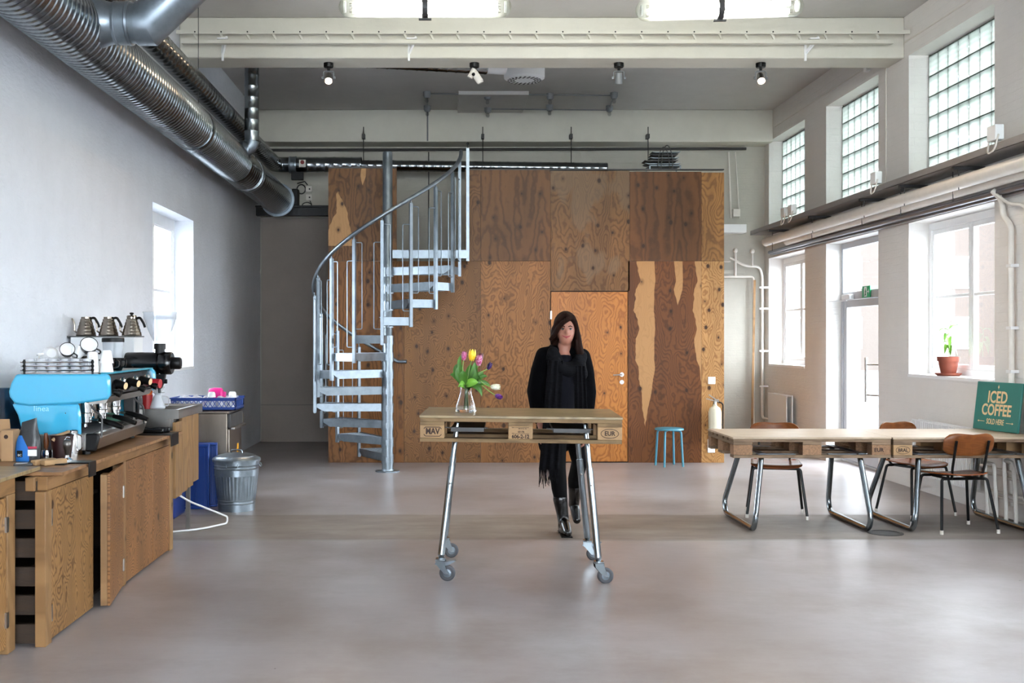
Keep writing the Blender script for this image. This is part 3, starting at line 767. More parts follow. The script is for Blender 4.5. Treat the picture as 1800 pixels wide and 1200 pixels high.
# riser with elbow and the ceiling run to the round diffuser
D3 = thing('ventilation_duct', 'vertical spiral duct with an elbow at its foot, feeding the ceiling diffuser', 'duct', (-2.11, 11.9, 0))
part(spiral(MB(), (0, 0, 3.62), (0, 0, 4.48), .078, .11), 'duct_pipe', du, D3)
part(MB().sweep(arc((-.09, 0, 3.62), .09, 0, -90, 8, plane='xz')+[(-.16, 0, 3.53)], .081, 28), 'elbow', M['galv'], D3)
part(collar(MB(), (-.09, 0, 3.53), (-.02, 0, 3.53), .088), 'collar', M['galv'], D3)
part(MB().sweep(arc((.08, 0, 4.48), .08, 180, 90, 6, plane='xz')+[(.2, 0.02, 4.56)], .078, 28), 'elbow', M['galv'], D3)
part(spiral(MB(), (.15, 0.02, 4.56), (2.58, .6, 4.57), .076, .11), 'duct_pipe', du, D3)
part(MB().cyl((2.58, .6, 4.57), (2.86, .66, 4.57), .07, n=28), 'white_sleeve', M['whitemetal'], D3)
DF = thing('ceiling_diffuser', 'round white ceiling diffuser with a perforated underside', 'diffuser', (.91, 12.6, 4.45))
part(MB().lathe([(.18, .0), (.232, .02), (.235, .04), (.235, .225), (.22, .225), (0, .225)], n=40), 'housing', M['whitemetal'], DF)
hp = MB(); hh = MB()
hp.lathe([(0, -.004), (.19, -.004), (.20, 0.004)], n=40)
for r, k in ((.185, 22), (.155, 20), (.125, 16)):
    for i in range(k):
        a = 2*PI*i/k+r*30; hh.cyl((r*math.cos(a), r*math.sin(a), -.0065), (r*math.cos(a), r*math.sin(a), -.004), .013, n=8)
pl_ = part(hp, 'face_plate', M['whitemetal'], DF); part(hh, 'air_holes', M['dkgrey'], pl_)
# ------------------------------------------------------------------ cable ladder on the beam, brackets
LY = 10.72
ld = thing('cable_ladder', 'white perforated cable ladder fixed across the front of the beam', 'ladder', (0, LY, 4.42))
rail1 = MB().bx(-2.645, 4.56, 0, .012, .038, .075); part(rail1, 'top_rail', M['beam'], ld)
part(MB().bx(-2.59, 4.40, -.0, .012, -.05, -.018).bx(-2.59, 4.40, 0, .06, -.054, -.050), 'bottom_rail', M['beam'], ld)
rg = MB(); ho = MB()
for i in range(27):
    x = -2.45+i*.258
    part(MB().beam((x+.02, .03, -.03), (x-.02, .02, .04), .014, .02), 'rung', M['beam'], ld)
    ho.cyl((x-.01, -.002, .057), (x-.01, 0.0, .057), .008, n=8)
part(ho, 'fixing_holes', M['black'], ld)
for x, lab in ((-2.20, ''), (-.34, ''), (3.62, '')):
    b_ = MB().beam((x+.05, 0.02, .01), (x-.02, .19, -.10), .02, .03).bx(x-.035, x-.015, .18, .2, -.18, .0).bx(x-.04, x+.05, -.005, .2, -.012, .0)
    part(b_, 'bracket', M['white'], ld)
# ------------------------------------------------------------------ tube lamps
M['lampglass'] = glass('lamp_glass', (.93, .95, .88, 1), .92, .03, .06)
def tube_lamp(cx, y, z, L, tilt, lab, second=False):
    t = thing('tube_lamp', lab, 'lamp', (cx, y, z), (0, tilt, 0), 'tube lamps hanging from the ceiling')
    h = L/2; r = .085
    prof = [(0, -h)]+[(r*math.sin(a), -h+r*(1-math.cos(a))) for a in (.3, .6, .9, 1.2, PI/2)]
    prof += [(rr, -zz) for rr, zz in reversed(prof)]
    part(MB().lathe(prof, (0, 0, 0), 28, (1, 0, 0)), 'glass_cylinder', M['lampglass'], t)
    zs = ((.01, -.030), (-.01, .012)) if not second else ((.02, -.036), (-.02, .018))
    for yy, zz in zs:
        q = part(MB().cyl((-h+.11, yy, zz), (h-.11, yy, zz), .019, n=12), 'fluorescent_tube', M['tube'], t)
        part(MB().cyl((-h+.085, yy, zz), (-h+.11, yy, zz), .016, n=12).cyl((h-.11, yy, zz), (h-.085, yy, zz), .016, n=12), 'tube_cap', M['steel'], q)
    part(MB().cyl((-h+.04, 0, 0), (-h+.055, 0, 0), .045).cyl((h-.055, 0, 0), (h-.04, 0, 0), .045), 'end_disc', M['white'], t)
    s_ = MB().lathe([(r+.002, -.022), (r+.006, -.022), (r+.006, .022), (r+.002, .022)], (0, 0, 0), 28, (1, 0, 0), closed=True)
    s_.bx(-.05, .05, -.012, .012, -.105, -.092).bx(-.02, .02, -.004, .004, -.10, -.08)
    part(s_, 'strap', M['dkgrey'], t)
    part(MB().cyl((0, 0, r), (0, 0, 4.68-z-.01), .006, n=8).lathe([(0, 0), (.05, 0), (.05, .02), (0, .02)], (0, 0, 4.68-z-.022)), 'suspension', M['dkgrey'], t)
tube_lamp(-.16, 8.6, 4.075, 1.36, .0, 'left of the two glass tube lamps hanging in front of the beam')
tube_lamp(2.17, 8.65, 4.08, 1.33, -.028, 'right of the two glass tube lamps, with two thin tubes inside', True)
# ------------------------------------------------------------------ spotlights under the beam
def spot(x, lab, tilt, az, lit, kind=0):
    s = thing('spotlight', lab, 'spotlight', (x, 11.12, 4.27), 0, 'spotlights under the cross beam')
    part(MB().lathe([(0, 0), (.05, 0), (.05, -.035), (.045, -.045), (0, -.045)], n=24), 'canopy', M['black'], s)
    part(MB().cyl((0, 0, -.04), (0, 0, -.075), .014), 'swivel', M['black'], s)
    R = Matrix.Rotation(az, 3, 'Z') @ Matrix.Rotation(tilt, 3, 'X')
    P0 = Vector((0, 0, -.13))
    if kind == 2:
        R = Matrix.Rotation(.5, 3, 'Y')
        h_ = MB().cyl(R @ Vector((0, 0, 0)) + Vector((0, 0, -.06)), R @ Vector((0, 0, -.10)) + Vector((0, 0, -.06)), .028)
        h_.cyl((0.0, 0, -.10), (.06, 0, -.19), .036).cyl((.06, 0, -.19), (.065, 0, -.20), .03)
        part(h_, 'lamp_head', M['offwhite'], s); part(MB().sph((-.01, -.03, -.12), .018), 'tilt_knob', M['black'], s)
        return
    y_ = MB()
    y_.sweep(fillet([(-.052, 0, -.15), (-.052, 0, -.082), (.052, 0, -.082), (.052, 0, -.15)], .02), .006, 8).cyl((-.07, 0, -.15), (-.05, 0, -.15), .014).cyl((.05, 0, -.15), (.07, 0, -.15), .014)
    part(y_, 'yoke', M['grey'], s)
    c = Vector((0, 0, -.15)); ax = R @ Vector((0, 0, -1))
    hd = MB(); hd.lathe([(0, -.055), (.030, -.055), (.034, -.04), (.036, .0), (.040, .045), (.040, .055), (.036, .055), (.034, .03), (0, .03)], c, 20, tuple(ax))
    H = part(hd, 'lamp_head', M['steel'] if kind == 0 else M['grey'], s)
    part(MB().lathe([(0, .032), (.030, .032), (.030, .04), (0, .048)], c, 16, tuple(ax)), 'bulb', M['bulb'] if lit else M['steel'], H)
    if lit:
        l = bpy.data.lights.new('halogen_light', 'SPOT'); l.energy = 22; l.color = (1, .72, .48); l.spot_size = 1.5; l.spot_blend = .6; l.shadow_soft_size = .03
        o = bpy.data.objects.new('halogen_light', l); COL.objects.link(o); o.parent = s; o.location = c+ax*.06
        o.rotation_euler = ax.to_track_quat('-Z', 'Y').to_euler()
spot(-1.19, 'lit spotlight at the left end of the beam, left of the stair column', -.75, .1, True)
spot(.295, 'unlit pale cylindrical spotlight left of the round diffuser', 0, 0, False, 2)
spot(1.765, 'spotlight aimed straight down at the cabin, right of the round diffuser', .35, 0, True, 1)
spot(3.21, 'lit spotlight nearest the glass block windows', -.75, -.1, True)
# ------------------------------------------------------------------ ceiling lamps on conduit, panel
pan = solo(MB().bx(.17, 1.08, 14.15, 15.28, 4.63, 4.679), 'ceiling_panel', M['ceil'], 'flat square panel fixed under the rear ceiling', 'panel', bevel=.004)
cn = MB()
lp = [(-.24, 14.2), (.55, 14.3), (1.37, 14.3), (2.20, 14.25), (-.25, 15.05), (.58, 14.95), (1.43, 15.0), (2.26, 15.05)]
cn.sweep([(-.24, 14.2, 4.655), (2.2, 14.3, 4.655)], .008, 8).sweep([(.6, 14.95, 4.615), (2.26, 15.05, 4.62)], .008, 8).sweep([(2.2, 14.25, 4.655), (2.27, 15.05, 4.655)], .012, 8).sweep([(-.24, 14.2, 4.655), (-.25, 15.28, 4.655), (-.25, 15.285, 4.24)], .010, 8)
solo(cn, 'conduit', M['grey'], 'thin grey conduit linking the small lamp holders on the rear ceiling', 'conduit')
L0 = None
names = ['front left', 'front second', 'front third', 'front right', 'rear left', 'rear second', 'rear third', 'rear right']
for i, (x, y) in enumerate(lp):
    zz = 4.65 if i != 5 else 4.61
    if L0 is None:
        L0 = thing('lamp_holder', '', 'lamp', (x, y, zz), 0, 'small lamp holders on the rear ceiling')
        part(MB().lathe([(0, .03), (.05, .03), (.05, -.02), (.035, -.05), (0, -.05)], n=16), 'holder', M['grey'], L0)
        part(MB().lathe([(0, -.05), (.018, -.055), (.026, -.085), (.018, -.108), (0, -.112)], n=14), 'light_bulb', M['clear'], L0); o = L0
    else: o = dup(L0, (x, y, zz))
    o['label'] = 'small unlit lamp holder on the rear ceiling, %s of the eight' % names[i]
# threaded rods hanging in front of the back wall
r0 = None
for x, pos in ((-1.14, 'left of the stair column'), (.52, 'above the stair landing'), (1.75, 'above the cabin door'), (2.82, 'beside the pile of trays')):
    lab = 'thin black threaded rod hanging at the rear soffit, '+pos
    if r0 is None:
        r0 = thing('threaded_rod', lab, 'rod', (x, 15.2, 3.86), 0, 'threaded rods at the rear soffit')
        part(MB().cyl((0, 0, 0), (0, 0, .56), .006, n=6), 'rod', M['black'], r0); part(MB().bx(-.02, .02, -.02, .1, .40, .46), 'clamp', M['dkgrey'], r0)
    else: dup(r0, (x, 15.2, 3.86), label=lab)
solo(MB().sweep([(-2.6, 15.62, 4.17), (4.3, 15.62, 4.19)], .02, 8), 'wall_pipe', M['dkgrey'], 'thin dark pipe running under the rear soffit', 'pipe')
solo(MB().sweep([(-.24, 15.66, 4.15), (-.24, 15.66, 2.5)], .008, 6), 'wall_conduit', M['dkgrey'], 'thin vertical conduit on the dark back wall behind the stair', 'conduit')
# black beam at the left rear corner and cables
solo(MB().bx(-2.655, -1.30, 15.30, 15.42, 3.20, 3.33).bx(-2.655, -1.3, 15.25, 15.42, 3.31, 3.335), 'steel_beam', M['blackmetal'], 'black steel beam across the passage left of the cabin', 'beam')
cb = MB()
cb.sweep([(-2.07+.06*math.cos(a), 15.685, 3.62+.065*math.sin(a)) for a in [i*PI/10 for i in range(21)]], .009, 6).sweep([(-2.13, 15.685, 3.7), (-2.02, 15.685, 3.73), (-1.98, 15.685, 3.68)], .008, 6)
cb.sweep([(-1.99+.07*math.cos(a), 15.69, 3.38+.05*math.sin(a)) for a in [i*PI/10 for i in range(11)]], .007, 6).sweep([(-1.95, 15.69, 3.46), (-1.92, 15.69, 3.4)], .006, 6)
solo(cb, 'coiled_cable', M['black'], 'black coiled cables hanging on the back wall above the black beam', 'cable')
for z, lb in ((3.62, 'upper grey wall socket among the cables above the black beam'), (3.50, 'lower grey wall socket among the cables above the black beam')):
    s_ = solo(MB().bx(-.045, .045, -.03, 0, -.045, .045), 'wall_socket', M['offwhite'], lb, 'socket', (-1.96, YB-.002, z), bevel=.004, group='sockets above the black beam')
    part(MB().cyl((.01, -.03, 0), (.01, -.034, 0), .012), 'outlet', M['black'], s_)
solo(MB().bx(-2.16, -2.07, 15.35, 15.5, 3.345, 3.58), 'damper_motor', M['black'], 'small black box beside the end of the thick duct', 'box', bevel=.01)
solo(MB().bx(-2.625, -2.60, 14.2, 14.24, .35, .50), 'wall_socket', M['offwhite'], 'small pale socket low on the left wall near the rear corner', 'socket', bevel=.004, loc=(-.03, 0, 0))
# ------------------------------------------------------------------ right wall services
ct = thing('cable_tray', 'long dark zinc cable tray along the right wall below the glass blocks', 'tray', (4.30, 0, 2.93))
part(MB().bx(0, .004, 1, 15.4, 0, .06).bx(.26, .264, 1, 15.4, 0, .06).bx(0, .26, 1, 15.4, 0, .004), 'channel', M['traygrey'], ct)
part(MB().bx(.05, .2, 1, 15.3, .005, .03), 'cable_bundle', M['black'], ct)
for y in (7.5, 9.3, 10.4, 11.4, 13.0, 14.6):
    part(MB().bx(.02, .286, y-.02, y+.02, -.03, -.002).cyl((.07, y, -.20), (.07, y, 0), .004, n=6), 'bracket', M['dkgrey'], ct); part(MB().cyl((.16, y+.3, -.26), (.16, y+.3, 0), .004, n=6), 'hanger_rod', M['dkgrey'], ct)
pipe1 = MB().sweep([(4.40, 1, 2.80), (4.40, 15.0, 2.80)], .058, 20)
solo(pipe1, 'insulated_pipe', M['offwhite'], 'thick white insulated pipe under the cable tray', 'pipe')
solo(MB().sweep([(4.50, 1, 2.745), (4.50, 8.9, 2.745), (4.50, 14.4, 2.745)], .042, 16), 'insulated_pipe', M['offwhite'], 'thinner white insulated pipe tucked behind the thick one', 'pipe')
sp_ = mat('bare_steel_pipe', '#8f929c', .3, .9)
solo(MB().sweep([(4.52, 1, 2.66), (4.53, 8.8, 2.66), (4.54, 15.3, 2.68)], .026, 12), 'steel_pipe', sp_, 'upper bare grey steel pipe below the white insulated pipes', 'pipe')
solo(MB().sweep([(4.55, 1, 2.625), (4.56, 11.5, 2.625), (4.56, 15.3, 2.65)], .013, 10), 'steel_pipe', sp_, 'lower, thinner steel pipe below the white insulated pipes', 'pipe')
jb = None
for (y, lb) in ((13.85, 'white junction box on the cable tray below the farthest glass blocks'), (13.56, 'second white junction box from the rear on the cable tray'), (10.92, 'white junction box on the cable tray at the middle glass block window'), (8.55, 'nearest white junction box on the cable tray')):
    if jb is None:
        jb = thing('junction_box', lb, 'box', (4.29, y, 3.03), 0, 'junction boxes on the cable tray')
        part(MB().bx(-.02, .05, -.07, .07, -.02, .10), 'housing', M['white'], jb, bevel=.008)
        part(MB().sweep(fillet([(.0, -.08, .02), (-.03, -.08, -.10), (-.02, .06, -.12), (0, .07, .0)], .05), .007, 6), 'cable', M['offwhite'], jb)
    else: dup(jb, (4.29, y, 3.03), label=lb)
# thin conduits on the upper wall
cc = MB().sweep([(4.583, 6.0, 4.42), (4.583, 13.3, 4.42), (4.583, 15.2, 4.42)], .006, 6).sweep([(4.583, 11.36, 4.3), (4.583, 11.36, 3.0)], .006, 6)
solo(cc, 'wall_conduit', M['offwhite'], 'thin painted conduit high on the right wall above the glass blocks', 'conduit')
solo(MB().bx(4.54, 4.589, 11.83-.04, 11.83+.04, 4.36, 4.48), 'junction_box', M['white'], 'small junction box on the conduit above the middle glass block window', 'box', bevel=.006)
# rear right corner pipes
cp = thing('heating_pipes', 'pair of white heating pipes down the rear right corner', 'pipe', (0, 0, 0))
part(MB().sweep(fillet([(4.02, 15.45, 2.62), (4.24, 15.45, 2.50), (4.45, 15.5, 2.50), (4.50, 15.52, 2.38), (4.50, 15.52, .35), (4.5, 15.0, .35)], .08), .018, 10), 'pipe', M['offwhite'], cp)
part(MB().sweep(fillet([(3.3, 15.6, 2.36), (4.40, 15.6, 2.36), (4.40, 15.6, .25), (4.4, 15.1, .25)], .05), .016, 10), 'pipe', M['offwhite'], cp)
part(MB().sweep([(4.1, 15.45, 2.72), (4.1, 15.45, 2.36)], .018, 8).sph((4.1, 15.45, 2.72), .035, 10, 8).sph((4.34, 15.45, 2.71), .035, 10, 8).sweep([(4.34, 15.45, 2.70), (4.34, 15.45, 2.5)], .014, 8), 'valve', M['offwhite'], cp)
k_ = MB()
for z in (2.2, 1.9, 1.3, .8): k_.bx(4.46, 4.585, 15.5, 15.54, z-.012, z+.012)
part(k_, 'clips', M['white'], cp)
tap = thing('stopcock', 'blue handled stopcock with brass body at the top right of the cabin', 'tap', (3.36, 15.4, 2.56))
part(MB().bx(0, .08, -.02, .02, -.02, .04), 'handle', M['cratebl'], tap); part(MB().cyl((.06, 0, 0), (.26, 0, 0), .022).cyl((.14, 0, 0), (.14, 0, .04), .014), 'body', mat('brass', '#7a6a3c', .4, .9), tap); part(MB().cyl((.26, 0, 0), (.66, 0, 0), .008), 'pipe', M['offwhite'], tap)
solo(MB().bx(3.3, 4.28, 15.52, 15.695, 2.98, 3.10), 'cable_trunking', M['white'], 'white boxed trunking on the back wall right of the cabin', 'trunking', bevel=.004)
solo(MB().sweep([(4.06, 15.67, 4.15), (4.10, 15.67, 3.2)], .012, 8).sweep([(4.16, 15.67, 4.15), (4.22, 15.67, 3.2)], .008, 8), 'wall_conduit', M['offwhite'], 'pair of painted conduits down the back wall right of the cabin', 'conduit')
solo(MB().bx(4.12, 4.22, 15.63, 15.695, 3.22, 3.33), 'junction_box', M['offwhite'], 'cream junction box on the back wall above the white trunking', 'box', bevel=.005)
solo(MB().beam((4.36, 15.40, 2.30), (4.22, 15.05, .02), .03, .012, (0, 1, 0)), 'wooden_batten', M['pine'], 'long thin wooden batten leaning in the rear right corner', 'batten')
# radiators
def radiator(y0, y1, z0, z1, lab, ribs):
    R = thing('radiator', lab, 'radiator', (4.50, (y0+y1)/2, 0)); h = (y1-y0)/2
    c = MB()
    if ribs:
        k = int((y1-y0)/.033)
        for i in range(k):
            y = -h+(i+.5)*2*h/k; c.bx(-.05, -.036, y-.011, y+.011, z0+.01, z1-.01)
        c.bx(-.037, -.030, -h, h, z0, z1)
    else: c.bx(-.055, -.04, -h, h, z0, z1)
    part(c, 'front_panel', M['whitemetal'], R, bevel=.003)
    part(MB().bx(.02, .035, -h, h, z0, z1), 'rear_panel', M['whitemetal'], R, bevel=.004)
    gr = MB()
    for i in range(int((y1-y0)/.02)): y = -h+.01+i*.02; gr.bx(-.03, .02, y-.002, y+.002, z1-.012, z1-.004)
    part(gr, 'top_grille', M['whitemetal'], R)
    part(MB().bx(.035, .088, -h+.2, -h+.24, z0+.1, z1-.1).bx(.035, .088, h-.24, h-.2, z0+.1, z1-.1), 'wall_bracket', M['grey'], R)
    part(MB().sweep(fillet([(0, h-.02, z0), (0, h+.0, z0-.1), (0.05, h+.05, z0-.12)], .03), .009, 8).sweep([(0, -h+.05, z0), (0, -h+.05, 0.0)], .009, 8), 'supply_pipe', M['offwhite'], R)
radiator(14.25, 15.05, .20, .73, 'flat white panel radiator under the farthest window', False)
radiator(9.25, 10.45, .18, .70, 'ribbed white radiator under the window with the potted plant', True)
# near right vertical pipes and the cluster low on the wall
vp = thing('heating_pipes', 'white heating pipes dropping down the wall behind the teal sign', 'pipe', (0, 0, 0))
part(MB().sweep(fillet([(4.50, 8.98, 2.68), (4.55, 8.93, 2.60), (4.555, 8.92, 2.46), (4.555, 8.80, 2.38), (4.555, 8.78, .12)], .05), .024, 12), 'pipe', M['offwhite'], vp)
part(MB().sweep(fillet([(4.50, 8.92, 2.64), (4.54, 8.80, 2.55), (4.565, 8.62, 2.52), (4.57, 8.58, 2.42), (4.57, 8.58, .1)], .05), .013, 10), 'pipe', M['offwhite'], vp)
part(MB().sweep([(4.565, 8.46, 2.62), (4.565, 8.46, .1)], .016, 10), 'pipe', M['offwhite'], vp)
k_ = MB()
for z in (2.05, 1.55, 1.20): k_.bx(4.525, 4.59, 8.74, 8.82, z-.012, z+.012).bx(4.54, 4.59, 8.42, 8.50, z+.1, z+.12)
part(k_, 'clips', M['white'], vp)
lo = MB()
for (y0, y1, z, x) in ((8.5, 9.7, .40, 4.5), (8.5, 9.7, .34, 4.53), (8.45, 9.0, .22, 4.48), (8.45, 9.0, .17, 4.52)): lo.sweep([(x, y0, z), (x, y1, z)], .013, 8)
for (y, z) in ((8.95, .52), (8.8, .45), (8.65, .55), (8.5, .5)): lo.sweep(fillet([(4.42, y+.12, z), (4.42, y, z), (4.44, y, .1), (4.44, y, .0)], .03), .016, 8)
solo(lo, 'pipe_manifold', M['offwhite'], 'tangle of small white pipes low on the wall under the far table', 'pipe')
solo(MB().lathe([(0, 0), (.13, 0), (.13, .004), (.10, .006), (.10, .002), (0, .003)], (3.31, 8.22, 0), 32), 'floor_drain', M['dkgrey'], 'round dark drain cover set in the floor between the pallet tables', 'drain')
# ------------------------------------------------------------------ pallet tables
FB = []
def pallet(par, topm, blk, boardm, W=1.2, Dp=.8, z=0.0, inner_first=True):
    """a euro pallet with a plywood sheet on it; origin at the centre underneath, long side along x"""
    hw, hd = W/2, Dp/2
    for k, (y, ww) in enumerate(((-hd+.05, .10), (0, .145), (hd-.05, .10))):
        part(MB().bx(-hw, hw, y-ww/2, y+ww/2, z, z+.022), 'bottom_board', boardm, par, bevel=.002)
        for j, (x, bw) in enumerate(((-hw+.0725, .145), (0, .145), (hw-.0725, .145))):
            b_ = part(MB().bx(x-bw/2, x+bw/2, y-ww/2, y+ww/2, z+.0225, z+.0995), 'block', blk, par, bevel=.003)
            if k == 0: FB.append((b_, x, y-ww/2))
    for x, bw in ((-hw+.0725, .145), (0, .145), (hw-.0725, .145)):
        part(MB().bx(x-bw/2, x+bw/2, -hd, hd, z+.100, z+.121), 'cross_board', boardm, par, bevel=.002)
    yy = -hd
    for ww in (.145, .1, .145, .1, .145):
        part(MB().bx(-hw, hw, yy, yy+ww, z+.1215, z+.143), 'deck_board', boardm, par, bevel=.002); yy += ww+(Dp-.635)/4
    part(MB().bx(-hw-.004, hw+.004, -hd-.004, hd+.004, z+.1435, z+.158), 'tabletop', topm, par, bevel=.0015)
# main table on castors
TZ = .84
mt = thing('pallet_table', 'tall pallet table on castors in the middle of the floor, carrying the tulips', 'table', (.462, 6.90, 0), (0, math.radians(.45), math.radians(-3.2)))
boardm = ply('main_pallet_board', '#826a4c', '#443424', 5.1, 'xh', 6, .15, .8, .7)
FB.clear(); pallet(mt, M['tabletop'], M['palletblk'], boardm, z=TZ)
def onblock(i, txt, size, dz, dx=0, sx=1.0, bold=.004):
    b_, x, y = FB[i]
    lettering(txt, size, M['ink'], b_, (x+dx, y-.0012, TZ+.061+dz), (PI/2, 0, 0), sx=sx, bold=bold)
def outline(i, poly, wd, name='brand_border'):
    b_, x, y = FB[i]; mb = MB(); n_ = len(poly)
    for k in range(n_):
        a, b = poly[k], poly[(k+1) % n_]
        mb.beam((x+a[0], y-.0012, TZ+.061+a[1]), (x+b[0], y-.0012, TZ+.061+b[1]), .0012, wd)
    part(mb, name, M['ink'], b_)
onblock(0, 'MAV', .050, .001, .003, .82, .0016)
outline(0, [(-.050, -.016), (-.050, .016), (-.040, .027), (.046, .027), (.056, .016), (.056, -.016), (.046, -.027), (-.040, -.027)], .004)
onblock(1, '606-2-12', .030, -.024, 0, .95, .0012)
onblock(1, '07-TR', .015, .004, .004, 1, .0006)
onblock(1, 'MODUL IN', .010, .023, .012, 1, .0002)
outline(1, [(-.052, -.004), (-.052, .030), (-.036, .030), (-.036, -.004)], .003)
outline(1, [(-.034, -.006), (-.034, .030), (.05, .030), (.05, -.006)], .0022)
outline(1, [(-.044, .000), (-.044, .026)], .004, 'brand_mark')
onblock(2, 'EUR', .036, .0, .0, .95, .001)
outline(2, [(.052*math.cos(a*PI/12), .027*math.sin(a*PI/12)) for a in range(24)], .0032)
# telescopic legs with castors
def castor(par, x, y, ang, name='castor', brake=True):
    c = link(name, None, par, (x, y, 0), ang)
    R_ = .048
    w_ = part(MB().lathe([(.026, -.014), (.040, -.014), (R_, -.009), (R_, .009), (.040, .014), (.026, .014)], (.042, 0, R_), 28, (0, 1, 0), closed=True), 'tyre', M['rubber'], c)
    part(MB().lathe([(0, -.010), (.010, -.018), (.012, -.010), (.027, -.008), (.027, .008), (.012, .010), (.010, .018), (0, .010)], (.042, 0, R_), 20, (0, 1, 0)), 'hub', M['galv'], c)
    f = MB()
    for s_ in (-1, 1):
        f.prism([(-.028, .125), (.028, .125), (.030, .10), (.055, R_-.006), (.030, R_-.006), (-.024, .10)], s_*.024, s_*.021)
    f.bx(-.028, .028, -.024, .024, .122, .126).cyl((.042, -.026, R_), (.042, .026, R_), .006, n=10)
    f.cyl((0, 0, .126), (0, 0, .136), .03, n=20).cyl((0, 0, .136), (0, 0, .16), .010, n=12)
    part(f, 'fork', M['zinctube'], c)
    if brake: part(MB().prism([(-.035, .10), (-.02, .118), (.03, .114), (.085, .128), (.095, .124), (.05, .098), (.0, .088)], -.018, .018), 'brake_lever', M['galv'], c)
    return c
zt = M['zinctube']
def leg(par, top, bot, foot_ang, brake=True):
    top, bot = Vector(top), Vector(bot); mid = bot+(top-bot)*.66
    L_ = part(MB().cyl(top, mid-(top-bot)*.02, .0165), 'leg', zt, par)
    part(MB().cyl(mid, bot, .0215).cyl(mid+(top-bot)*.008, mid, .0215, .0215).cyl(bot, bot-(top-bot).normalized()*.02, .0215, .014), 'outer_tube', zt, L_)
    part(MB().sph(mid-(top-bot)*.12+Vector((0, -.02, 0)), .007, 8, 6), 'lock_pin', M['steel'], L_)
    return L_
LX, RX = -.385, .395
leg(mt, (LX, -.22, TZ+.10), (LX-.085, -.34, .155), 0); castor(mt, LX-.088, -.345, -.15)
leg(mt, (LX-.02, .22, TZ+.10), (LX-.10, .34, .155), 0); castor(mt, LX-.10, .345, .3, brake=False)
leg(mt, (RX, -.22, TZ+.10), (RX+.075, -.34, .155), 0); castor(mt, RX+.078, -.345, .2, brake=False)
leg(mt, (RX-.03, .22, TZ+.10), (RX+.06, .34, .155), 0); castor(mt, RX+.062, .345, -.1)
for x0, x1 in ((-.46, -.20), (.16, .44)):
    f = MB().bx(x0, x1, -.30, -.25, TZ+.075, TZ+.079).bx(x0, x1, .25, .30, TZ+.075, TZ+.079).bx(x0+.04, x1-.02, -.3, .3, TZ+.055, TZ+.075)
    part(f, 'mounting_plate', M['dkgrey'], mt)
# vase and tulips
VX, VY, VZ = .128, 6.83, TZ+.1612
va = solo(MB().lathe([(0, .0), (.060, .0), (.065, .008), (.062, .04), (.046, .09), (.036, .125), (.038, .155), (.045, .175), (.043, .175), (.036, .155), (.034, .125), (.044, .09), (.059, .04), (.060, .016), (0, .012)], n=36), 'glass_vase', M['glass'], 'waisted clear glass vase holding tulips on the castor table', 'vase', (VX, VY, VZ))
def tulip(col, lab, pts, hs, bend=None, open_=.0, leaves=(), tone2=None):
    t = thing('tulip', lab, 'tulip', (VX, VY, VZ), 0, 'tulips in the glass vase')
    P = [Vector(p) for p in pts]
    sm = []
    for i in range(13):
        u = i/12*(len(P)-1); k = min(int(u), len(P)-2); f = u-k
        p0, p1, p2, p3 = P[max(k-1, 0)], P[k], P[k+1], P[min(k+2, len(P)-1)]
        sm.append(.5*((2*p1)+(p2-p0)*f+(2*p0-5*p1+4*p2-p3)*f*f+(3*p1-p0-3*p2+p3)*f**3))
    part(MB().sweep(sm, .0032, 7), 'stem', M['stem'], t)
    ax = (sm[-1]-sm[-2]).normalized() if bend is None else Vector(bend).normalized()
    R = ax.to_track_quat('Z', 'Y').to_matrix(); c = sm[-1]
    mb = MB()
    for k in range(6):
        a0 = 2*PI*k/6; rr = hs*(.43 if k % 2 else .48)
        def fn(u, v, a0=a0, rr=rr):
            w_ = math.sin(PI*min(1, v*.93+.07))**.6*.62
            a = a0+(u-.5)*2*w_
            r = rr*math.sin(PI*(.12+.62*v))**.8*(1-.25*v*(1-open_))
            return c+R @ Vector((r*math.cos(a), r*math.sin(a), hs*1.35*v))
        mb.grid(fn, 6, 8)
    m = N('tulip_'+lab.split()[0]+str(len(bpy.data.materials))); cc = rgb(col)
    n1 = m.noise(None, 90, 2); c2 = rgb(tone2) if tone2 else tuple(x*.6 for x in cc[:3])+(1,)
    m.set(Base_Color=m.ramp(n1, [(.35, c2), (.6, cc)]), Roughness=.45, Subsurface_Weight=.15)
    part(mb, 'bloom', m.m, t, sharp=80)
    for (base, tip, up, wd, lm) in leaves:
        base, tip, up = Vector(base), Vector(tip), Vector(up)
        d = tip-base; sd = d.cross(Vector((0, -1, .2))).normalized()
        def lf(u, v):
            p = base*(1-v)**2+(base+d*.5+up)*2*v*(1-v)+tip*v*v
            w_ = wd*math.sin(PI*min(1, .08+.92*v))**.7
            return p+sd*((u-.5)*w_)+Vector((0, -abs(u-.5)*w_*.5, abs(u-.5)*w_*.2))
        part(MB().grid(lf, 4, 12), 'leaf', M['leafp'] if lm else M['leaf'], t, sharp=80)
    return t
tulip('#a8326a', 'pink tulip at the left of the bunch', [(-.01, .01, .02), (-.005, 0, .16), (-.02, 0, .26), (-.015, -.01, .325)], .043, None, 0, [((-.01, 0, .15), (-.10, -.02, .235), (-.01, 0, .06), .04, 0), ((-.012, -.01, .2), (-.03, -.03, .36), (-.04, 0, .02), .028, 0)], '#d98ab0')
tulip('#f2c414', 'yellow tulip, tallest of the bunch', [(.0, 0, .02), (.005, 0, .16), (.02, 0, .27), (.035, -.01, .32)], .056, (0.1, 0, 1), .2, [((0, -.01, .15), (-.045, -.04, .29), (-.04, -.02, .02), .05, 0), ((.01, -.01, .17), (.055, -.03, .315), (.03, -.02, 0), .045, 0)], '#f7d840')
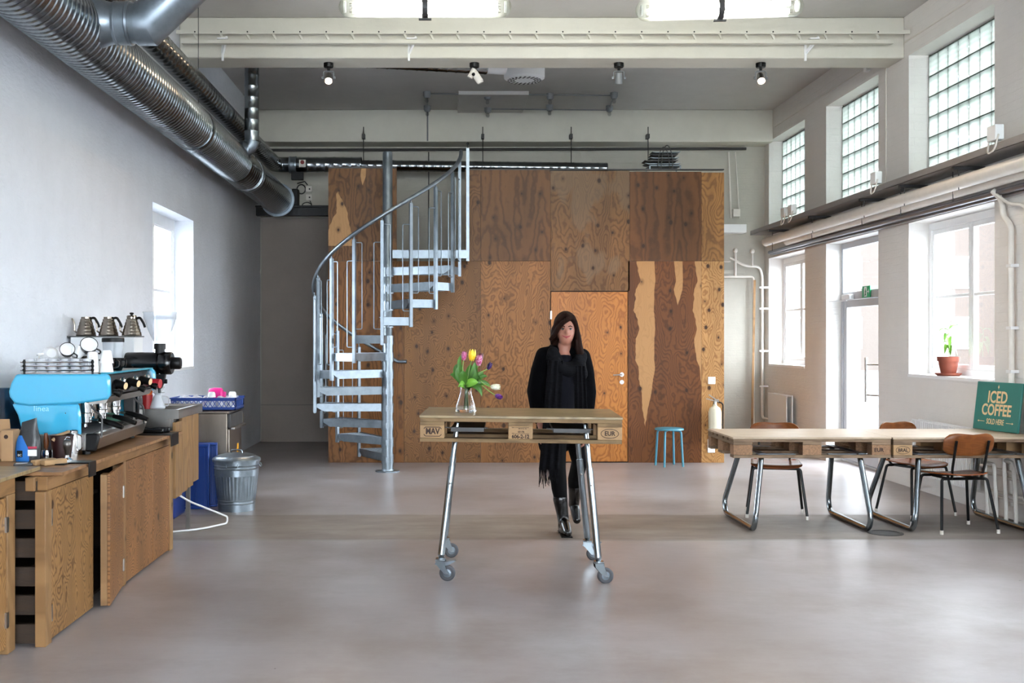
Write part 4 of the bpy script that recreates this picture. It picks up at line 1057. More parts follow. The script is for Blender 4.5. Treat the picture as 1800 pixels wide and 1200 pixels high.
tulip('#5c0f2c', 'dark wine red tulip behind the pink one', [(.01, .03, .02), (.01, .02, .16), (.06, .03, .27), (.088, .03, .315)], .042, (.15, 0, 1), 0, [((.0, .01, .15), (-.06, .02, .30), (-.05, 0, .03), .045, 0), ((.01, .01, .15), (.03, .0, .30), (.0, .02, .02), .05, 0), ((.01, .0, .15), (.11, .0, .25), (.02, 0, .04), .04, 0), ((.0, -.02, .16), (-.02, -.07, .26), (-.02, -.03, .02), .05, 0)])
tulip('#9c2458', 'pink and white streaked tulip right of the yellow one', [(.015, 0, .02), (.01, 0, .16), (.05, -.01, .25), (.078, -.02, .29)], .052, (.1, -.1, 1), .1, [((.01, 0, .14), (.095, -.04, .20), (.02, 0, .09), .055, 0), ((.01, -.02, .15), (.055, -.05, .28), (.05, -.01, 0), .035, 0)], '#e0a0b8')
tulip('#3a1f58', 'dark violet tulip at the upper right of the bunch', [(.0, .01, .02), (.012, .01, .16), (.07, 0, .235), (.12, 0, .262), (.135, 0, .268)], .038, (.35, -.2, .6), 0, [((.02, 0, .15), (.135, -.01, .222), (.03, 0, .06), .028, 0)])
tulip('#e6e8d8', 'white tulip drooping to the right of the vase', [(-.01, -.01, .02), (.01, 0, .165), (.07, -.01, .20), (.125, -.01, .170), (.155, -.01, .158)], .046, (1, -.15, .0), .1, [((.02, 0, .16), (.155, 0, .165), (.02, 0, .04), .035, 0), ((.02, -.01, .16), (.10, -.04, .10), (.03, -.02, .05), .04, 0)], '#cfd6b4')
tulip('#7a3c98', 'purple tulip hanging lowest to the right of the vase', [(0, .01, .02), (.01, .02, .165), (.07, .02, .185), (.14, 0, .135), (.185, -.01, .105)], .040, (.5, -.5, -.15), .3, [((-.01, -.02, .16), (.075, -.06, .19), (.0, -.03, .02), .05, 1), ((0, -.02, .15), (-.05, -.06, .16), (.0, -.02, .04), .04, 1)])
# low pallet tables on bent tube trestles
def trestle(par, xt, xb, y0, y1, z):
    t0, t1 = .16, .16
    pts = [(xt, y0+t0, z), (xb, y0, .11), (xb-.0, y0+.05, .021), (xb, y1-.05, .021), (xb, y1, .11), (xt, y1-t1, z)]
    part(MB().sweep(fillet(pts, .09, 6), .021, 14), 'trestle', zt, par)
    part(MB().bx(xt-.04, xt+.25*(-1 if xt > 0 else 1), y0+.12, y0+.17, z+.02, z+.024).bx(xt-.04, xt+.25*(-1 if xt > 0 else 1), y1-.17, y1-.12, z+.02, z+.024).bx(xt-.03, xt+.03, y0+.1, y1-.1, z+.024, z+.028), 'mounting_plate', M['galv'], par)
def low_table(cx, cy, lab, blk, xs, W=1.2):
    t = thing('pallet_table', lab, 'table', (cx, cy, 0)); z = .555; FB.clear()
    pallet(t, M['tabletop2'], blk, M['pallet'], W=W, z=z)
    for xt, xb in xs: trestle(t, xt, xb, -.52 if False else -.50, .42, z+.005)
    return t, list(FB), z
t1, fb, z = low_table(2.792, 8.715, 'low pallet table whose left end points at the fire extinguisher', M['palletdk'], ((-.37, -.46), (.385, .41)))
b_, x, y = fb[2]; lettering('EUR', .04, M['ink'], b_, (x-.02, y-.0012, z+.06), (PI/2, 0, 0), bold=.001)
t2, fb, z = low_table(3.99, 8.70, 'low pallet table against the right wall, under the teal sign', M['palletblk'], ((-.37, -.46), (.385, .41)), 1.172)
b_, x, y = fb[0]; lettering('BRAL', .036, M['ink'], b_, (x, y-.0012, z+.06), (PI/2, 0, 0), sx=.9, bold=.001)
mb = MB(); P_ = [(x+.053*math.cos(a*PI/12), z+.061+.028*math.sin(a*PI/12)) for a in range(24)]
for k in range(24):
    a_, c_ = P_[k], P_[(k+1) % 24]; mb.beam((a_[0], y-.0012, a_[1]), (c_[0], y-.0012, c_[1]), .0012, .003)
part(mb, 'brand_border', M['ink'], b_)
# iced coffee sign, leaning back on the table
sg = thing('sign_board', 'teal ICED COFFEE sign box leaning back on the far pallet table', 'sign', (4.435, 8.83, .7145), (0, 0, 0))
sg.rotation_mode = 'QUATERNION'; sg.rotation_quaternion = (Matrix.Rotation(math.radians(-80), 3, 'Z') @ Matrix.Rotation(math.radians(-7), 3, 'X')).to_quaternion()
part(MB().bx(-.27, .27, -.0, .022, .004, .40), 'box', M['teal'], sg, bevel=.006)
fl = (PI/2, 0, 0)
lettering('ICED', .135, M['tan'], sg, (.0, -.0015, .272), fl, bold=.003, sx=.80)
lettering('COFFEE', .128, M['tan'], sg, (-.0, -.0015, .168), fl, bold=.003, sx=.80)
lettering('SOLD HERE', .062, M['tan'], sg, (.0, -.0015, .075), fl, sx=.66, bold=.001)
part(MB().bx(-.20, -.13, -.0015, 0, .073, .077).bx(.13, .20, -.0015, 0, .073, .077).prism([(.20, .083), (.215, .075), (.20, .067)], -.0015, 0).prism([(-.20, .083), (-.215, .075), (-.20, .067)], -.0015, 0), 'arrows', M['tan'], sg)
part(MB().cyl((0, -.0015, .36), (0, 0, .36), .008, n=12).bx(-.0015, .0015, -.0015, 0, .342, .378), 'emblem', M['tan'], sg)
# chairs
def make_chair(lab, loc, rz):
    """faces -y; bent plywood seat and back on a black tube frame"""
    t = thing('chair', lab, 'chair', loc, rz, 'school chairs at the pallet tables')
    sh = .425
    def seat(u, v):
        x = (u-.5)*2; y = (v-.5)*2
        w_ = .205*(1-.06*(1+y)*.5) if True else 0
        cx = 1-max(0, abs(y)-.72)**2*2.2
        z_ = sh+.012*x*x - (.022*max(0, -y-.55)**2*4) + .012*max(0, y)
        return (x*w_*cx, y*.19*(1-max(0, abs(x)-.7)**2*1.1), z_)
    def solidify(o, th_=.010):
        m = o.modifiers.new('thickness', 'SOLIDIFY'); m.thickness = th_; m.offset = 0; bev(o, .003)
    solidify(part(MB().grid(seat, 16, 14), 'seat', M['teakx'], t, sharp=80))
    def back(u, v):
        x = (u-.5)*2; q = (v-.5)*2
        hx = .20*(1-max(0, abs(q)-.4)**2*.55); hz = .088*(1-.35*max(0, abs(x)-.55)**2*2.6)-.012*(1-x*x)*(1 if q < 0 else .0)
        return (x*hx, .222-.045*x*x+.03*(q*.5+.5), .66+q*hz+.012*abs(x))
    solidify(part(MB().grid(back, 18, 8), 'backrest', M['teak'], t, sharp=80))
    f = MB(); r = .011
    bk = M['blackmetal']
    for s_ in (-1, 1):
        part(MB().sweep(fillet([(s_*.14, -.13, sh-.022), (s_*.185, -.135, sh-.022), (s_*.235, -.19, .02)], .03), r, 10), 'leg', bk, t)
        part(MB().sweep(fillet([(s_*.14, .13, sh-.022), (s_*.18, .14, sh-.022), (s_*.225, .215, .02)], .03), r, 10), 'leg', bk, t)
        part(MB().sweep(fillet([(s_*.115, -.10, sh-.022), (s_*.115, .165, sh-.022), (s_*.125, .19, sh+.06), (s_*.128, .250, .70)], .03), r*.9, 10), 'back_support', bk, t)
        for (x, y) in ((s_*.235, -.19), (s_*.225, .215)):
            part(MB().cyl((x, y, 0), (x, y, .03), .0125), 'foot_cap', M['offwhite'], t)
    part(MB().sweep([(-.14, -.13, sh-.022), (.14, -.13, sh-.022)], r, 10).sweep([(-.14, .13, sh-.022), (.14, .13, sh-.022)], r, 10), 'seat_frame', bk, t)
    return t
ch = make_chair('wooden chair in front of the far table, its scuffed back to the room', (3.915, 8.40, 0), PI)
ch.rotation_euler = (0, 0, math.radians(8)); ch.location = (3.91, 8.40, 0)
ch.rotation_euler[2] = PI+math.radians(6)
dup(ch, (2.74, 9.06, 0), math.radians(-14), 'wooden chair behind the left low pallet table')
dup(ch, (3.93, 9.12, 0), math.radians(22), 'wooden chair between the far pallet table and the ribbed radiator')
# stool
so = thing('stool', 'round blue metal stool against the plywood, right of the door', 'stool', (2.585, 12.62, 0))
part(MB().lathe([(0, .44), (.15, .44), (.163, .436), (.166, .428), (.166, .418), (.155, .416), (0, .42)], n=36), 'seat', M['tealst'], so)
for k in range(4):
    a = PI/4+k*PI/2+.25; x, y = math.cos(a), math.sin(a)
    part(MB().sweep(fillet([(x*.06, y*.06, .412), (x*.14, y*.14, .41), (x*.165, y*.165, 0)], .035), .0125, 10), 'leg', M['tealst'], so)
# potted plant on the sill
pp = thing('potted_plant', 'small seedling in a terracotta pot on the window sill', 'plant', (4.66, 10.12, 1.121))
part(MB().lathe([(0, 0), (.095, 0), (.115, .018), (.115, .026), (.09, .010), (0, .010)], n=32), 'saucer', M['terra'], pp)
part(MB().lathe([(0, .012), (.062, .012), (.088, .135), (.097, .135), (.100, .178), (.090, .178), (.086, .16), (0, .16)], n=32), 'pot', M['terra'], pp)
part(MB().lathe([(0, .165), (.086, .163)], n=24), 'soil', M['soil'], pp)
part(MB().sweep([(0, 0, .16), (.004, 0, .28), (-.005, 0, .36), (.0, 0, .43)], .004, 8), 'stem', M['stem'], pp)
lf_ = MB()
for (a, z, l, dr) in ((.2, .43, .12, .03), (3.0, .42, .11, -.02), (1.6, .38, .09, -.05), (4.4, .35, .10, -.07), (2.6, .31, .10, -.08), (5.6, .30, .09, -.08), (.9, .27, .08, -.06), (3.8, .28, .08, -.06)):
    dx, dy = math.cos(a), math.sin(a)
    def lf2(u, v):
        w_ = .045*math.sin(PI*min(1, .05+.95*v))**.8; p = Vector((dx*l*v*.9, dy*l*v*.9, z+dr*v*v*1.4+.02*math.sin(PI*v)))
        return p+Vector((-dy, dx, 0))*((u-.5)*w_)+Vector((0, 0, abs(u-.5)*w_*.5))
    lf_.grid(lf2, 4, 8)
part(lf_, 'leaves', M['leafp'], pp, sharp=80)
# ------------------------------------------------------------------ coffee bar on the left
cw = lambda n, l, d, s, pl='yz', **k: ply(n, l, d, s, pl, **k)
doorA = cw('bar_door_ply', '#9c7549', '#5f3d21', 21.1, freq=14, knots=.15, stretch=.7, scale=1.6, contrast=1.5)
doorB = cw('bar_door_ply_dark', '#976a42', '#583619', 22.3, freq=16, knots=.15, stretch=.7, scale=1.6, contrast=1.5)
pinev = M['pine']; CX = -1.90
def board(par, x0, x1, y0, y1, z0, z1, m=pinev, name='board', bevel=.003): return part(MB().bx(x0, x1, y0, y1, z0, z1), name, m, par, bevel=bevel)
K1 = thing('bar_cabinet', 'plywood bar cabinet nearest the camera, cut by the left edge', 'cabinet', (0, 0, 0))
part(MB().bx(-2.655, -1.965, 3.4, 5.30, .822, .84), 'worktop', M['tabletop'], K1, bevel=.002)
part(MB().bx(-2.655, -2.06, 3.4, 5.08, .02, .735), 'carcass', M['dkpallet'], K1)
board(K1, -2.08, -2.02, 3.4, 5.13, .735, .8215, M['pinex'], 'top_rail'); board(K1, -2.08, -2.02, 5.04, 5.13, 0, .7345, pinev, 'post')
d_ = part(MB().bx(-2.045, -2.027, 4.25, 5.035, .03, .725), 'door', doorA, K1, bevel=.002)
for z in (.60, .16): part(MB().bx(-2.03, -2.017, 5.022, 5.05, z-.035, z+.035), 'hinge', M['steel'], d_)
K2 = thing('bar_counter', 'long plywood bar counter under the blue espresso machine', 'counter', (0, 0, 0))
part(MB().bx(-2.655, -1.835, 5.24, 7.62, .80, .818), 'worktop', cw('bar_top_ply', '#966f4c', '#64452a', 24.4, 'xy', freq=6, knots=.1, stretch=.3), K2, bevel=.002)
board(K2, -1.945, CX+.005, 5.20, 7.62, .735, .7995, M['pinex'], 'top_rail'); 
board(K2, -1.940, CX+.01, 5.16, 5.245, 0, .7345, pinev, 'post'); board(K2, -1.95, CX, 6.44, 6.50, 0, .7345, pinev, 'post'); board(K2, -1.97, CX, 7.53, 7.62, 0, .7345, pinev, 'post')
board(K2, -1.99, -1.946, 5.17, 5.24, .735, .7995, pinev, 'rail_end')
m = MB()
for k in range(6): m.bx(-2.655, -1.942, 5.19, 5.215, .01+k*.136, .10+k*.136)
part(m, 'end_slats', M['dkpallet'], K2)
part(MB().bx(-2.655, -2.00, 5.216, 7.6, .003, .02).bx(-2.655, -2.63, 5.216, 7.6, .02, .79).bx(-2.62, -2.0, 7.56, 7.60, .02, .79).bx(-2.62, -2.4, 5.3, 7.55, .4, .42), 'carcass', M['dkpallet'], K2)
d_ = part(MB().bx(-1.922, CX+.0, 5.25, 5.895, .012, .73), 'door', doorA, K2, bevel=.002)
for z in (.60, .14): part(MB().bx(CX-.002, CX+.009, 5.238, 5.262, z-.04, z+.04), 'hinge', M['steel'], d_)
# ajar door, hinged at the middle post
d_ = part(MB().bx(-.014, 0, -.52, 0, .0, .715), 'door', doorB, K2, bevel=.002, loc=(CX+.005, 6.435, .012), rz=math.radians(8.5))
part(MB().bx(-.05, -.0145, -.519, -.43, .001, .71), 'door_stile', pinev, d_); part(MB().bx(-.05, -.0145, -.09, -.01, .001, .71), 'door_stile', pinev, d_)
for z in (.55, .12): part(MB().bx(-.002, .006, -.03, .0, z-.035, z+.035), 'hinge', M['steel'], d_)
part(MB().bx(-1.925, CX-.002, 6.505, 7.10, .012, .73), 'door', doorB, K2, bevel=.002); part(MB().bx(-1.925, CX-.002, 7.104, 7.525, .012, .73), 'door', doorB, K2, bevel=.002)
# small items by the near end ------------------------------------------------
Z0 = .8185
bx_ = thing('cardboard_box', 'open kraft cardboard box behind the coffee bags, its flap raised', 'box', (-2.40, 5.82, Z0))
part(MB().bx(-.18, .09, -.02, .14, 0, .145), 'carton', M['kraft'], bx_, bevel=.003)
part(MB().beam((-.05, -.03, .15), (-.05, -.045, .215), .29, .004), 'flap', M['kraft'], bx_)
sb = solo(MB().bx(-.038, .025, -.04, .05, 0, .165), 'cardboard_box', M['kraft'], 'narrow kraft carton with a round stamp, left of the blue coffee bag', 'box', (-2.275, 5.72, Z0), bevel=.003)
part(MB().cyl((-.01, -.0412, .13), (-.01, -.04, .13), .011), 'round_stamp', M['ink'], sb)
pb = thing('coffee_bag', 'pale paper coffee bag with a printed label at the left edge', 'bag', (-2.40, 5.60, Z0))
part(MB().prism([(-.075, 0), (.055, 0), (.055, .15), (.035, .165), (-.075, .165)], -.035, .035), 'bag', mat('paper_bag', '#b5aca0', .8, 0, .1, 30), pb, bevel=.006)
lettering('KOLBRAU', .022, M['ink'], pb, (.018, -.0365, .105), (PI/2, 0, 0), sx=.8); part(MB().cyl((.035, -.037, .155), (.035, -.0355, .155), .02).bx(-.01, .045, -.0365, -.0355, .04, .043), 'label_print', M['grey'], pb)
def coffee_bag():
    t = thing('coffee_bag', 'upright black and blue coffee bag beside the knock box', 'bag', (-2.185, 5.72, Z0))
    def half(sgn):
        def fn(u, v):
            x = (u-.5)*2; w_ = .062-.022*max(0, (v-.55)/.45)**.8+.004*math.sin(6*v); th_ = (.034*(1-max(0, v-.15)/.85)**.8+.002)*(1-abs(x)**4*.8)
            return (x*w_+.006*v, sgn*th_, .215*v*(1 if x < 0 else 1.0)+.012*v*x)
        return fn
    b1 = MB().grid(half(-1), 12, 16).grid(half(1), 12, 16).bx(-.055, .055, -.026, .026, 0, .004)
    n = N('coffee_bag_foil'); sp = n.n('ShaderNodeSeparateXYZ'); n.L(n.co(), sp.inputs[0])
    k = n.math('LESS_THAN', n.math('ADD', sp.outputs[0], n.math('MULTIPLY', n.math('ABSOLUTE', n.math('SUBTRACT', sp.outputs[2], .03)), .55)), .012+.02)
    k = n.math('MULTIPLY', k, n.math('LESS_THAN', sp.outputs[2], .135)); k = n.math('MULTIPLY', k, n.math('LESS_THAN', sp.outputs[0], .018))
    n.set(Base_Color=n.mix(k, rgb('#19191b'), rgb('#1769b8')), Roughness=.35); n.bump(n.noise(None, 25, 3), .3, .01)
    part(b1, 'pouch', n.m, t, sharp=60)
    part(MB().bx(.012, .058, -.038, -.0355, .03, .062), 'white_label', M['white'], t); part(MB().bx(.012, .058, -.036, -.0335, .068, .079), 'red_band', mat('pink_red_print', '#b02848', .5), t)
    part(MB().bx(-.045, -.016, -.038, -.0355, .024, .058), 'black_label', M['black'], t)
    lettering('BC', .016, M['white'], t, (-.03, -.0388, .034), (PI/2, 0, 0))
    return t
coffee_bag()
ph = solo(MB().bx(-.045, .045, -.035, .035, 0, .014), 'pocket_scale', M['dkgrey'], 'small flat pocket scale in front of the blue coffee bag', 'scale', (-2.125, 5.50, Z0), rz=.3, bevel=.004); part(MB().bx(-.035, .02, -.025, .025, .014, .016), 'weighing_plate', M['steel'], ph)
solo(MB().bx(-.02, .02, -.065, .065, 0, .028), 'wood_block', M['palletblk'], 'left of two small wood offcuts beside the knock box', 'block', (-2.045, 5.56, Z0), rz=-.55, bevel=.005, group='wood offcuts on the bar')
solo(MB().bx(-.022, .022, -.065, .065, 0, .028), 'wood_block', M['palletblk'], 'right of two small wood offcuts beside the knock box', 'block', (-1.99, 5.55, Z0), rz=-.65, bevel=.005, group='wood offcuts on the bar')
kb = thing('knock_box', 'dark brown tapered knock box tub on the bar', 'tub', (-2.05, 5.84, Z0))
brown = mat('brown_plastic', '#2a1414', .4)
part(MB().lathe([(0, 0), (.046, 0), (.062, .125), (.066, .128), (.058, .128), (.044, .008), (0, .008)], n=28), 'tub', brown, kb)
solo(MB().sweep([(-.03, -.05, .10), (-.01, -.045, .125), (.04, 0, .145)], [.012, .01, .008], 8), 'brush_handle', mat('worn_wood', '#8c7152', .7), 'worn wooden brush handle lying across the knock box', 'brush', (-2.05, 5.84, Z0))
pj = solo(MB().lathe([(0, 0), (.036, 0), (.036, .10), (.032, .125), (.033, .14), (.030, .14), (.030, .12), (.033, .10), (0, .02)], n=24), 'milk_jug', M['chrome'], 'small steel milk jug behind the knock box', 'jug', (-2.04, 5.96, Z0)); part(MB().sweep(fillet([(.033, 0, .12), (.06, 0, .11), (.058, 0, .04), (.034, 0, .03)], .02), .004, 6), 'handle', M['chrome'], pj)
pf = thing('portafilter', 'steel portafilter with a brown wooden handle standing left of the knock box', 'portafilter', (-2.14, 5.86, Z0)); part(MB().lathe([(0, 0), (.032, 0), (.034, .03), (.03, .045), (0, .045)], n=20), 'basket', M['chrome'], pf); part(MB().cyl((0, 0, .04), (.0, -.005, .06), .006).sweep([(0, -.005, .055), (.002, -.008, .09), (.0, -.01, .135)], [.011, .015, .009], 12), 'handle', mat('brown_wood_handle', '#6e3c1e', .4), pf)
mat1 = thing('tamping_mat', 'black rubber mat folded over the bar edge under the tamper', 'mat', (-1.93, 5.62, Z0))
part(MB().prism([(-.13, 0), (.102, 0), (.102, -.07), (.108, -.07), (.108, .007), (-.13, .007)], -.03, .08).bx(-.13, .0, -.09, .0, 0, .006), 'mat', M['black'], mat1, bevel=.002)
tp = thing('tamper', 'steel coffee tamper with a dark knob standing on the near black mat', 'tamper', (-1.96, 5.66, Z0+.0072)); part(MB().lathe([(0, 0), (.030, 0), (.030, .008), (.012, .018), (.009, .03), (0, .03)], n=28), 'base', M['chrome'], tp); part(MB().lathe([(0, .028), (.010, .03), (.013, .05), (.022, .075), (.024, .09), (.016, .108), (0, .113)], n=24), 'knob', mat('dull_steel_knob', '#55524f', .3, .9), tp); part(MB().sweep([(-.012, 0, .108), (-.002, 0, .124), (.014, 0, .122)], .003, 6), 'hook', M['chrome'], tp)
mat2 = thing('tamping_mat', 'black rubber mat folded over the bar edge beyond the espresso machine', 'mat', (-1.93, 7.36, Z0))
part(MB().prism([(-.20, 0), (.102, 0), (.102, -.075), (.108, -.075), (.108, .007), (-.20, .007)], -.10, .10), 'mat', M['black'], mat2, bevel=.002)
solo(MB().bx(-.09, .12, -.03, .0, 0, .03).bx(-.05, .15, .02, .05, .0, .036), 'portafilter_rest', M['blackgloss'], 'two black bars lying on the far bar mat', 'tool', (-2.02, 7.38, Z0+.0075), bevel=.006)
# water jug
wj = solo(MB().lathe([(0, 0), (.13, 0), (.135, .02), (.135, .10), (.07, .26), (.055, .36), (.05, .36), (.06, .26), (.125, .1), (.12, .02), (0, .015)], n=32), 'water_jug', M['jug'], 'large translucent blue water bottle behind the espresso machine', 'jug', (-2.56+.05, 6.12, Z0))
wj.location = (-2.515, 6.22, Z0)
# ------------------------------------------------------------------ espresso machine
EM = thing('espresso_machine', 'sky blue three group espresso machine on the bar', 'machine', (-2.14, 5.98, .84), math.radians(2.5))
L_ = 1.17; bl = M['blue']
up = [(-.21, .425), (.285, .425), (.295, .40), (.298, .31), (.285, .285), (.12, .262), (-.14, .250), (-.215, .262), (-.245, .30), (-.250, .33), (-.235, .38)]
lo_ = [(-.238, .262), (.125, .262), (.135, .20), (.137, .06), (-.17, .06), (-.18, .10), (-.205, .20)]
for y, nm in ((0, 'side_panel'), (L_-.05, 'side_panel')):
    part(MB().prism(up, y, y+.05), nm, bl, EM, bevel=.012)
    part(MB().prism(lo_, y+.012, y+.045), 'lower_side_panel', bl, EM, bevel=.012)
wm_ = MB()
sp0 = part(MB().cyl((.055, .0115, .21), (.055, .0125, .21), .004), 'rivet', M['chrome'], EM)
lettering('linea', .042, mat('pale_script', '#8fd4ee', .3), EM, (-.075, .0105, .235), (PI/2, 0, 0), name='script_badge', sx=1.1)
body = MB().prism([(-.235, .262), (-.2, .42), (.20, .42), (.24, .37), (.19, .28), (-.1, .262)], .05, L_-.05)
part(body, 'boiler_housing', M['steel'], EM)
# control fascia: dark sloping face with steel lip, blue edge
part(MB().prism([(.20, .424), (.262, .424), (.298, .315), (.28, .30), (.19, .30)], .05, L_-.05), 'control_fascia', M['blackgloss'], EM)
part(MB().prism([(.17, .298), (.285, .298), (.262, .262), (.17, .255)], .05, L_-.05), 'fascia_lip', M['steel'], EM)
part(MB().bx(.235, .285, .05, L_-.05, .4245, .432), 'edge_trim', mat('turquoise_trim', '#1b8fa6', .3), EM)
part(MB().bx(-.24, -.20, .05, L_-.05, .24, .40), 'rear_panel', bl, EM, bevel=.01)
part(MB().bx(-.18, -.15, .05, L_-.05, .05, .27), 'back_splash', M['darksteel'], EM)
part(MB().bx(.10, .16, L_-.06, L_-.0, .0, .27), 'leg_panel', M['dkgrey'], EM)
tr = MB().prism([(-.17, .005), (.21, .005), (.235, .075), (.225, .095), (-.17, .095)], .0, L_)
dt = part(tr, 'drip_tray', M['steel'], EM, bevel=.004); part(MB().prism([(.165, .0), (.222, .0), (.242, .075), (.232, .099), (.165, .099)], -.006, .03), 'corner_cap', M['black'], EM, bevel=.01)
gr = MB()
for i in range(28): y = .07+i*.037; gr.bx(-.13, .19, y, y+.018, .0955, .099)
part(gr, 'tray_grille', M['dkgrey'], EM)
for i, y in enumerate((.24, .55, .86)):
    G = part(MB().lathe([(0, .27), (.042, .27), (.044, .235), (.040, .20), (.044, .195), (.044, .178), (0, .178)], (.10, y, 0), 24), 'group_head', M['chrome'], EM)
    part(MB().lathe([(0, .177), (.036, .177), (.034, .145), (.02, .135), (0, .135)], (.10, y, 0), 20).cyl((.13, y, .16), (.18, y, .155), .008).sweep([(.10, y-.014, .14), (.10, y-.016, .118)], .006, 6).sweep([(.10, y+.014, .14), (.10, y+.016, .118)], .006, 6), 'portafilter', M['chrome'], G)
    part(MB().sweep([(.175, y, .157), (.21, y-.004, .150), (.27, y-.012, .132), (.315, y-.02, .115)], [.012, .015, .018, .013], 12), 'portafilter_handle', M['black'], G)
    pd = part(MB().cyl((.275, y-.03, .365), (.335, y-.045, .352), .026, .022), 'brew_paddle', M['black'], EM); part(MB().cyl((.335, y-.045, .352), (.338, y-.046, .3515), .020), 'paddle_disc', M['tan'], pd)
    ga = part(MB().cyl((.27, y+.13, .375), (.285, y+.13, .370), .022), 'pressure_gauge', M['chrome'], EM)
    part(MB().cyl((.285, y+.13, .370), (.287, y+.13, .3693), .016), 'gauge_face', M['white'], ga)
for y in (.12, .70, 1.04):
    part(MB().cyl((.28, y, .325), (.31, y, .318), .017).cyl((.31, y, .318), (.33, y, .31), .022), 'steam_knob', M['black'], EM)
part(MB().cyl((.28, 1.075, .335), (.345, 1.06, .330), .03), 'red_knob', mat('red_knob_plastic', '#a01626', .4), EM)
for y, r in ((.09, -.01), (1.06, .01)):
    part(MB().sweep(fillet([(.16, y, .27), (.19, y, .22), (.235, y+r, .19), (.235, y+r*2, .07)], .05), .006, 8), 'steam_wand', M['dkgrey'], EM)
for (x, y) in ((-.14, .08), (.15, .08), (-.14, L_-.08), (.15, L_-.08)): part(MB().cyl((x, y, -.021), (x, y, .006), .022), 'foot', M['black'], EM)
# cup rail
cr = M['chrome']
for k in range(3):
    z = .447+k*.022
    part(MB().sweep([(-.19, .02, z), (.20, .02, z)], .005, 8).sweep([(-.19, .02, z), (-.19, L_-.03, z)], .005, 8), 'cup_rail', cr, EM)
for x, y in ((-.17, .02), (.20, .02), (-.19, .6), (-.19, L_-.03)):
    pm = MB().cyl((x, y, .424), (x, y, .505), .006, n=8)
    for k in range(3): pm.sph((x, y-.002, .447+k*.022), .010, 8, 6)
    part(pm, 'rail_post', M['black'], EM)
part(MB().bx(-.195, .225, .05, L_-.05, .4245, .430), 'cup_warmer_plate', M['steel'], EM)
EMX, EMY, EMZ = -2.14, 5.98, .84+.4330
rz_ = math.radians(2.5)
def on_machine(x, y): return (EMX+x*math.cos(rz_)-y*math.sin(rz_), EMY+x*math.sin(rz_)+y*math.cos(rz_))
# drinking glasses, upside down
gg = None
for j in range(2):
    for i in range(6):
        x, y = on_machine(-.155+i*.062, .07+j*.065)
        lab = 'small upturned drinking glass, %s from the left in the %s row on the machine' % (('first', 'second', 'third', 'fourth', 'fifth', 'sixth')[i], ('front', 'second')[j])
        if gg is None:
            gg = solo(MB().lathe([(.029, 0), (.024, .075), (0, .078), (0, .070), (.021, .068), (.027, 0)], n=20, closed=False), 'drinking_glass', M['ware'], lab, 'glass', (x, y, EMZ), group='glasses upturned on the espresso machine')
        else: dup(gg, (x, y, EMZ), label=lab)
# cups
def cup(name, lab, loc, rot, body, s=1.0, inner=None, grp='cups piled on the espresso machine'):
    c = thing(name, lab, 'cup', loc, rot, grp)
    part(MB().lathe([(0, 0), (.022*s, 0), (.025*s, .004*s), (.038*s, .035*s), (.042*s, .062*s), (.0395*s, .062*s), (.036*s, .036*s), (.02*s, .006*s)], n=24), 'bowl', body, c)
    if inner: part(MB().lathe([(.0390*s, .060*s), (.0352*s, .036*s), (.019*s, .0068*s), (0, .0068*s)], n=24), 'lining', inner, c)
    part(MB().sweep(fillet([(.038*s, 0, .052*s), (.062*s, 0, .052*s), (.060*s, 0, .020*s), (.034*s, 0, .018*s)], .012*s), .0042*s, 8), 'handle', body, c)
    return c
W_, B_ = M['china'], M['blackgloss']
def C(lab, x, y, z, rot, col, s=1.0, name='coffee_cup'):
    px, py = on_machine(x, y); return cup(name, lab, (px, py, EMZ+z), rot, col, s, M['china'] if col is B_ else None)
C('white cup lying tilted at the left of the cup pile', -.06, .14, .105, (1.75, 0, 3.6), W_, 1.15)
C('white cup tipped on its side behind the leftmost cup of the pile', -.01, .20, .105, (1.6, 0.2, 3.9), W_, 1.0)
C('black cup with white lining tilted near the left of the pile', .035, .12, .10, (1.0, .5, 0), B_)
C('black cup with white lining second from the left on the pile', .09, .20, .085, (.9, .4, .2), B_)
C('black cup with white lining lying highest on the pile', .145, .13, .118, (.95, .45, .1), B_, 1.15)
C('white cup half hidden under the black cups', .08, .11, .08, (.5, 0, 2.5), W_, 1.0)
C('white cup upside down under the highest black cup', .19, .20, .062, (PI, 0, .5), W_, 1.1)
C('black cup with white lining standing beside the upturned white cup', .215, .26, .0, (0, 0, .4), B_, 1.1)
C('black cup standing last at the right end of the machine top', .235, .40, .0, (0, 0, -.5), B_, 1.2)
x, y = on_machine(.185, .075)
tc = thing('paper_cup_stack', 'tall white cup with black script print at the right end of the cup rail', 'cup', (x, y, EMZ))
pc_ = MB().lathe([(0, .115), (.024, .115), (.028, .112), (.036, .0), (.033, 0), (.024, .108), (0, .108)], n=24); part(pc_, 'cup_body', W_, tc)
rng = random.Random(4); pr = MB()
for k in range(9):
    z = .02+k*.010; a = -1.9+.3*rng.random(); r = .0362-.0105*z/.115*1.0+.0008
    pr.sweep([((r)*math.cos(a+t*.12), (r)*math.sin(a+t*.12), z+.004*math.sin(t*3+k)) for t in range(5)], .0011, 5)
part(pr, 'script_print', M['ink'], tc)
for zz in (0, .05):
    x, y = on_machine(.255, .10)
    solo(MB().lathe([(0, .072), (.020, .072), (.026, .066), (.038, .0), (.035, 0), (.022, .06), (0, .064)], n=28), 'tumbler_cup', W_, 'lower of two white upturned handleless cups' if zz == 0 else 'upper of two white upturned handleless cups', 'cup', (x, y, EMZ+zz), group='handleless cups at the machine corner')
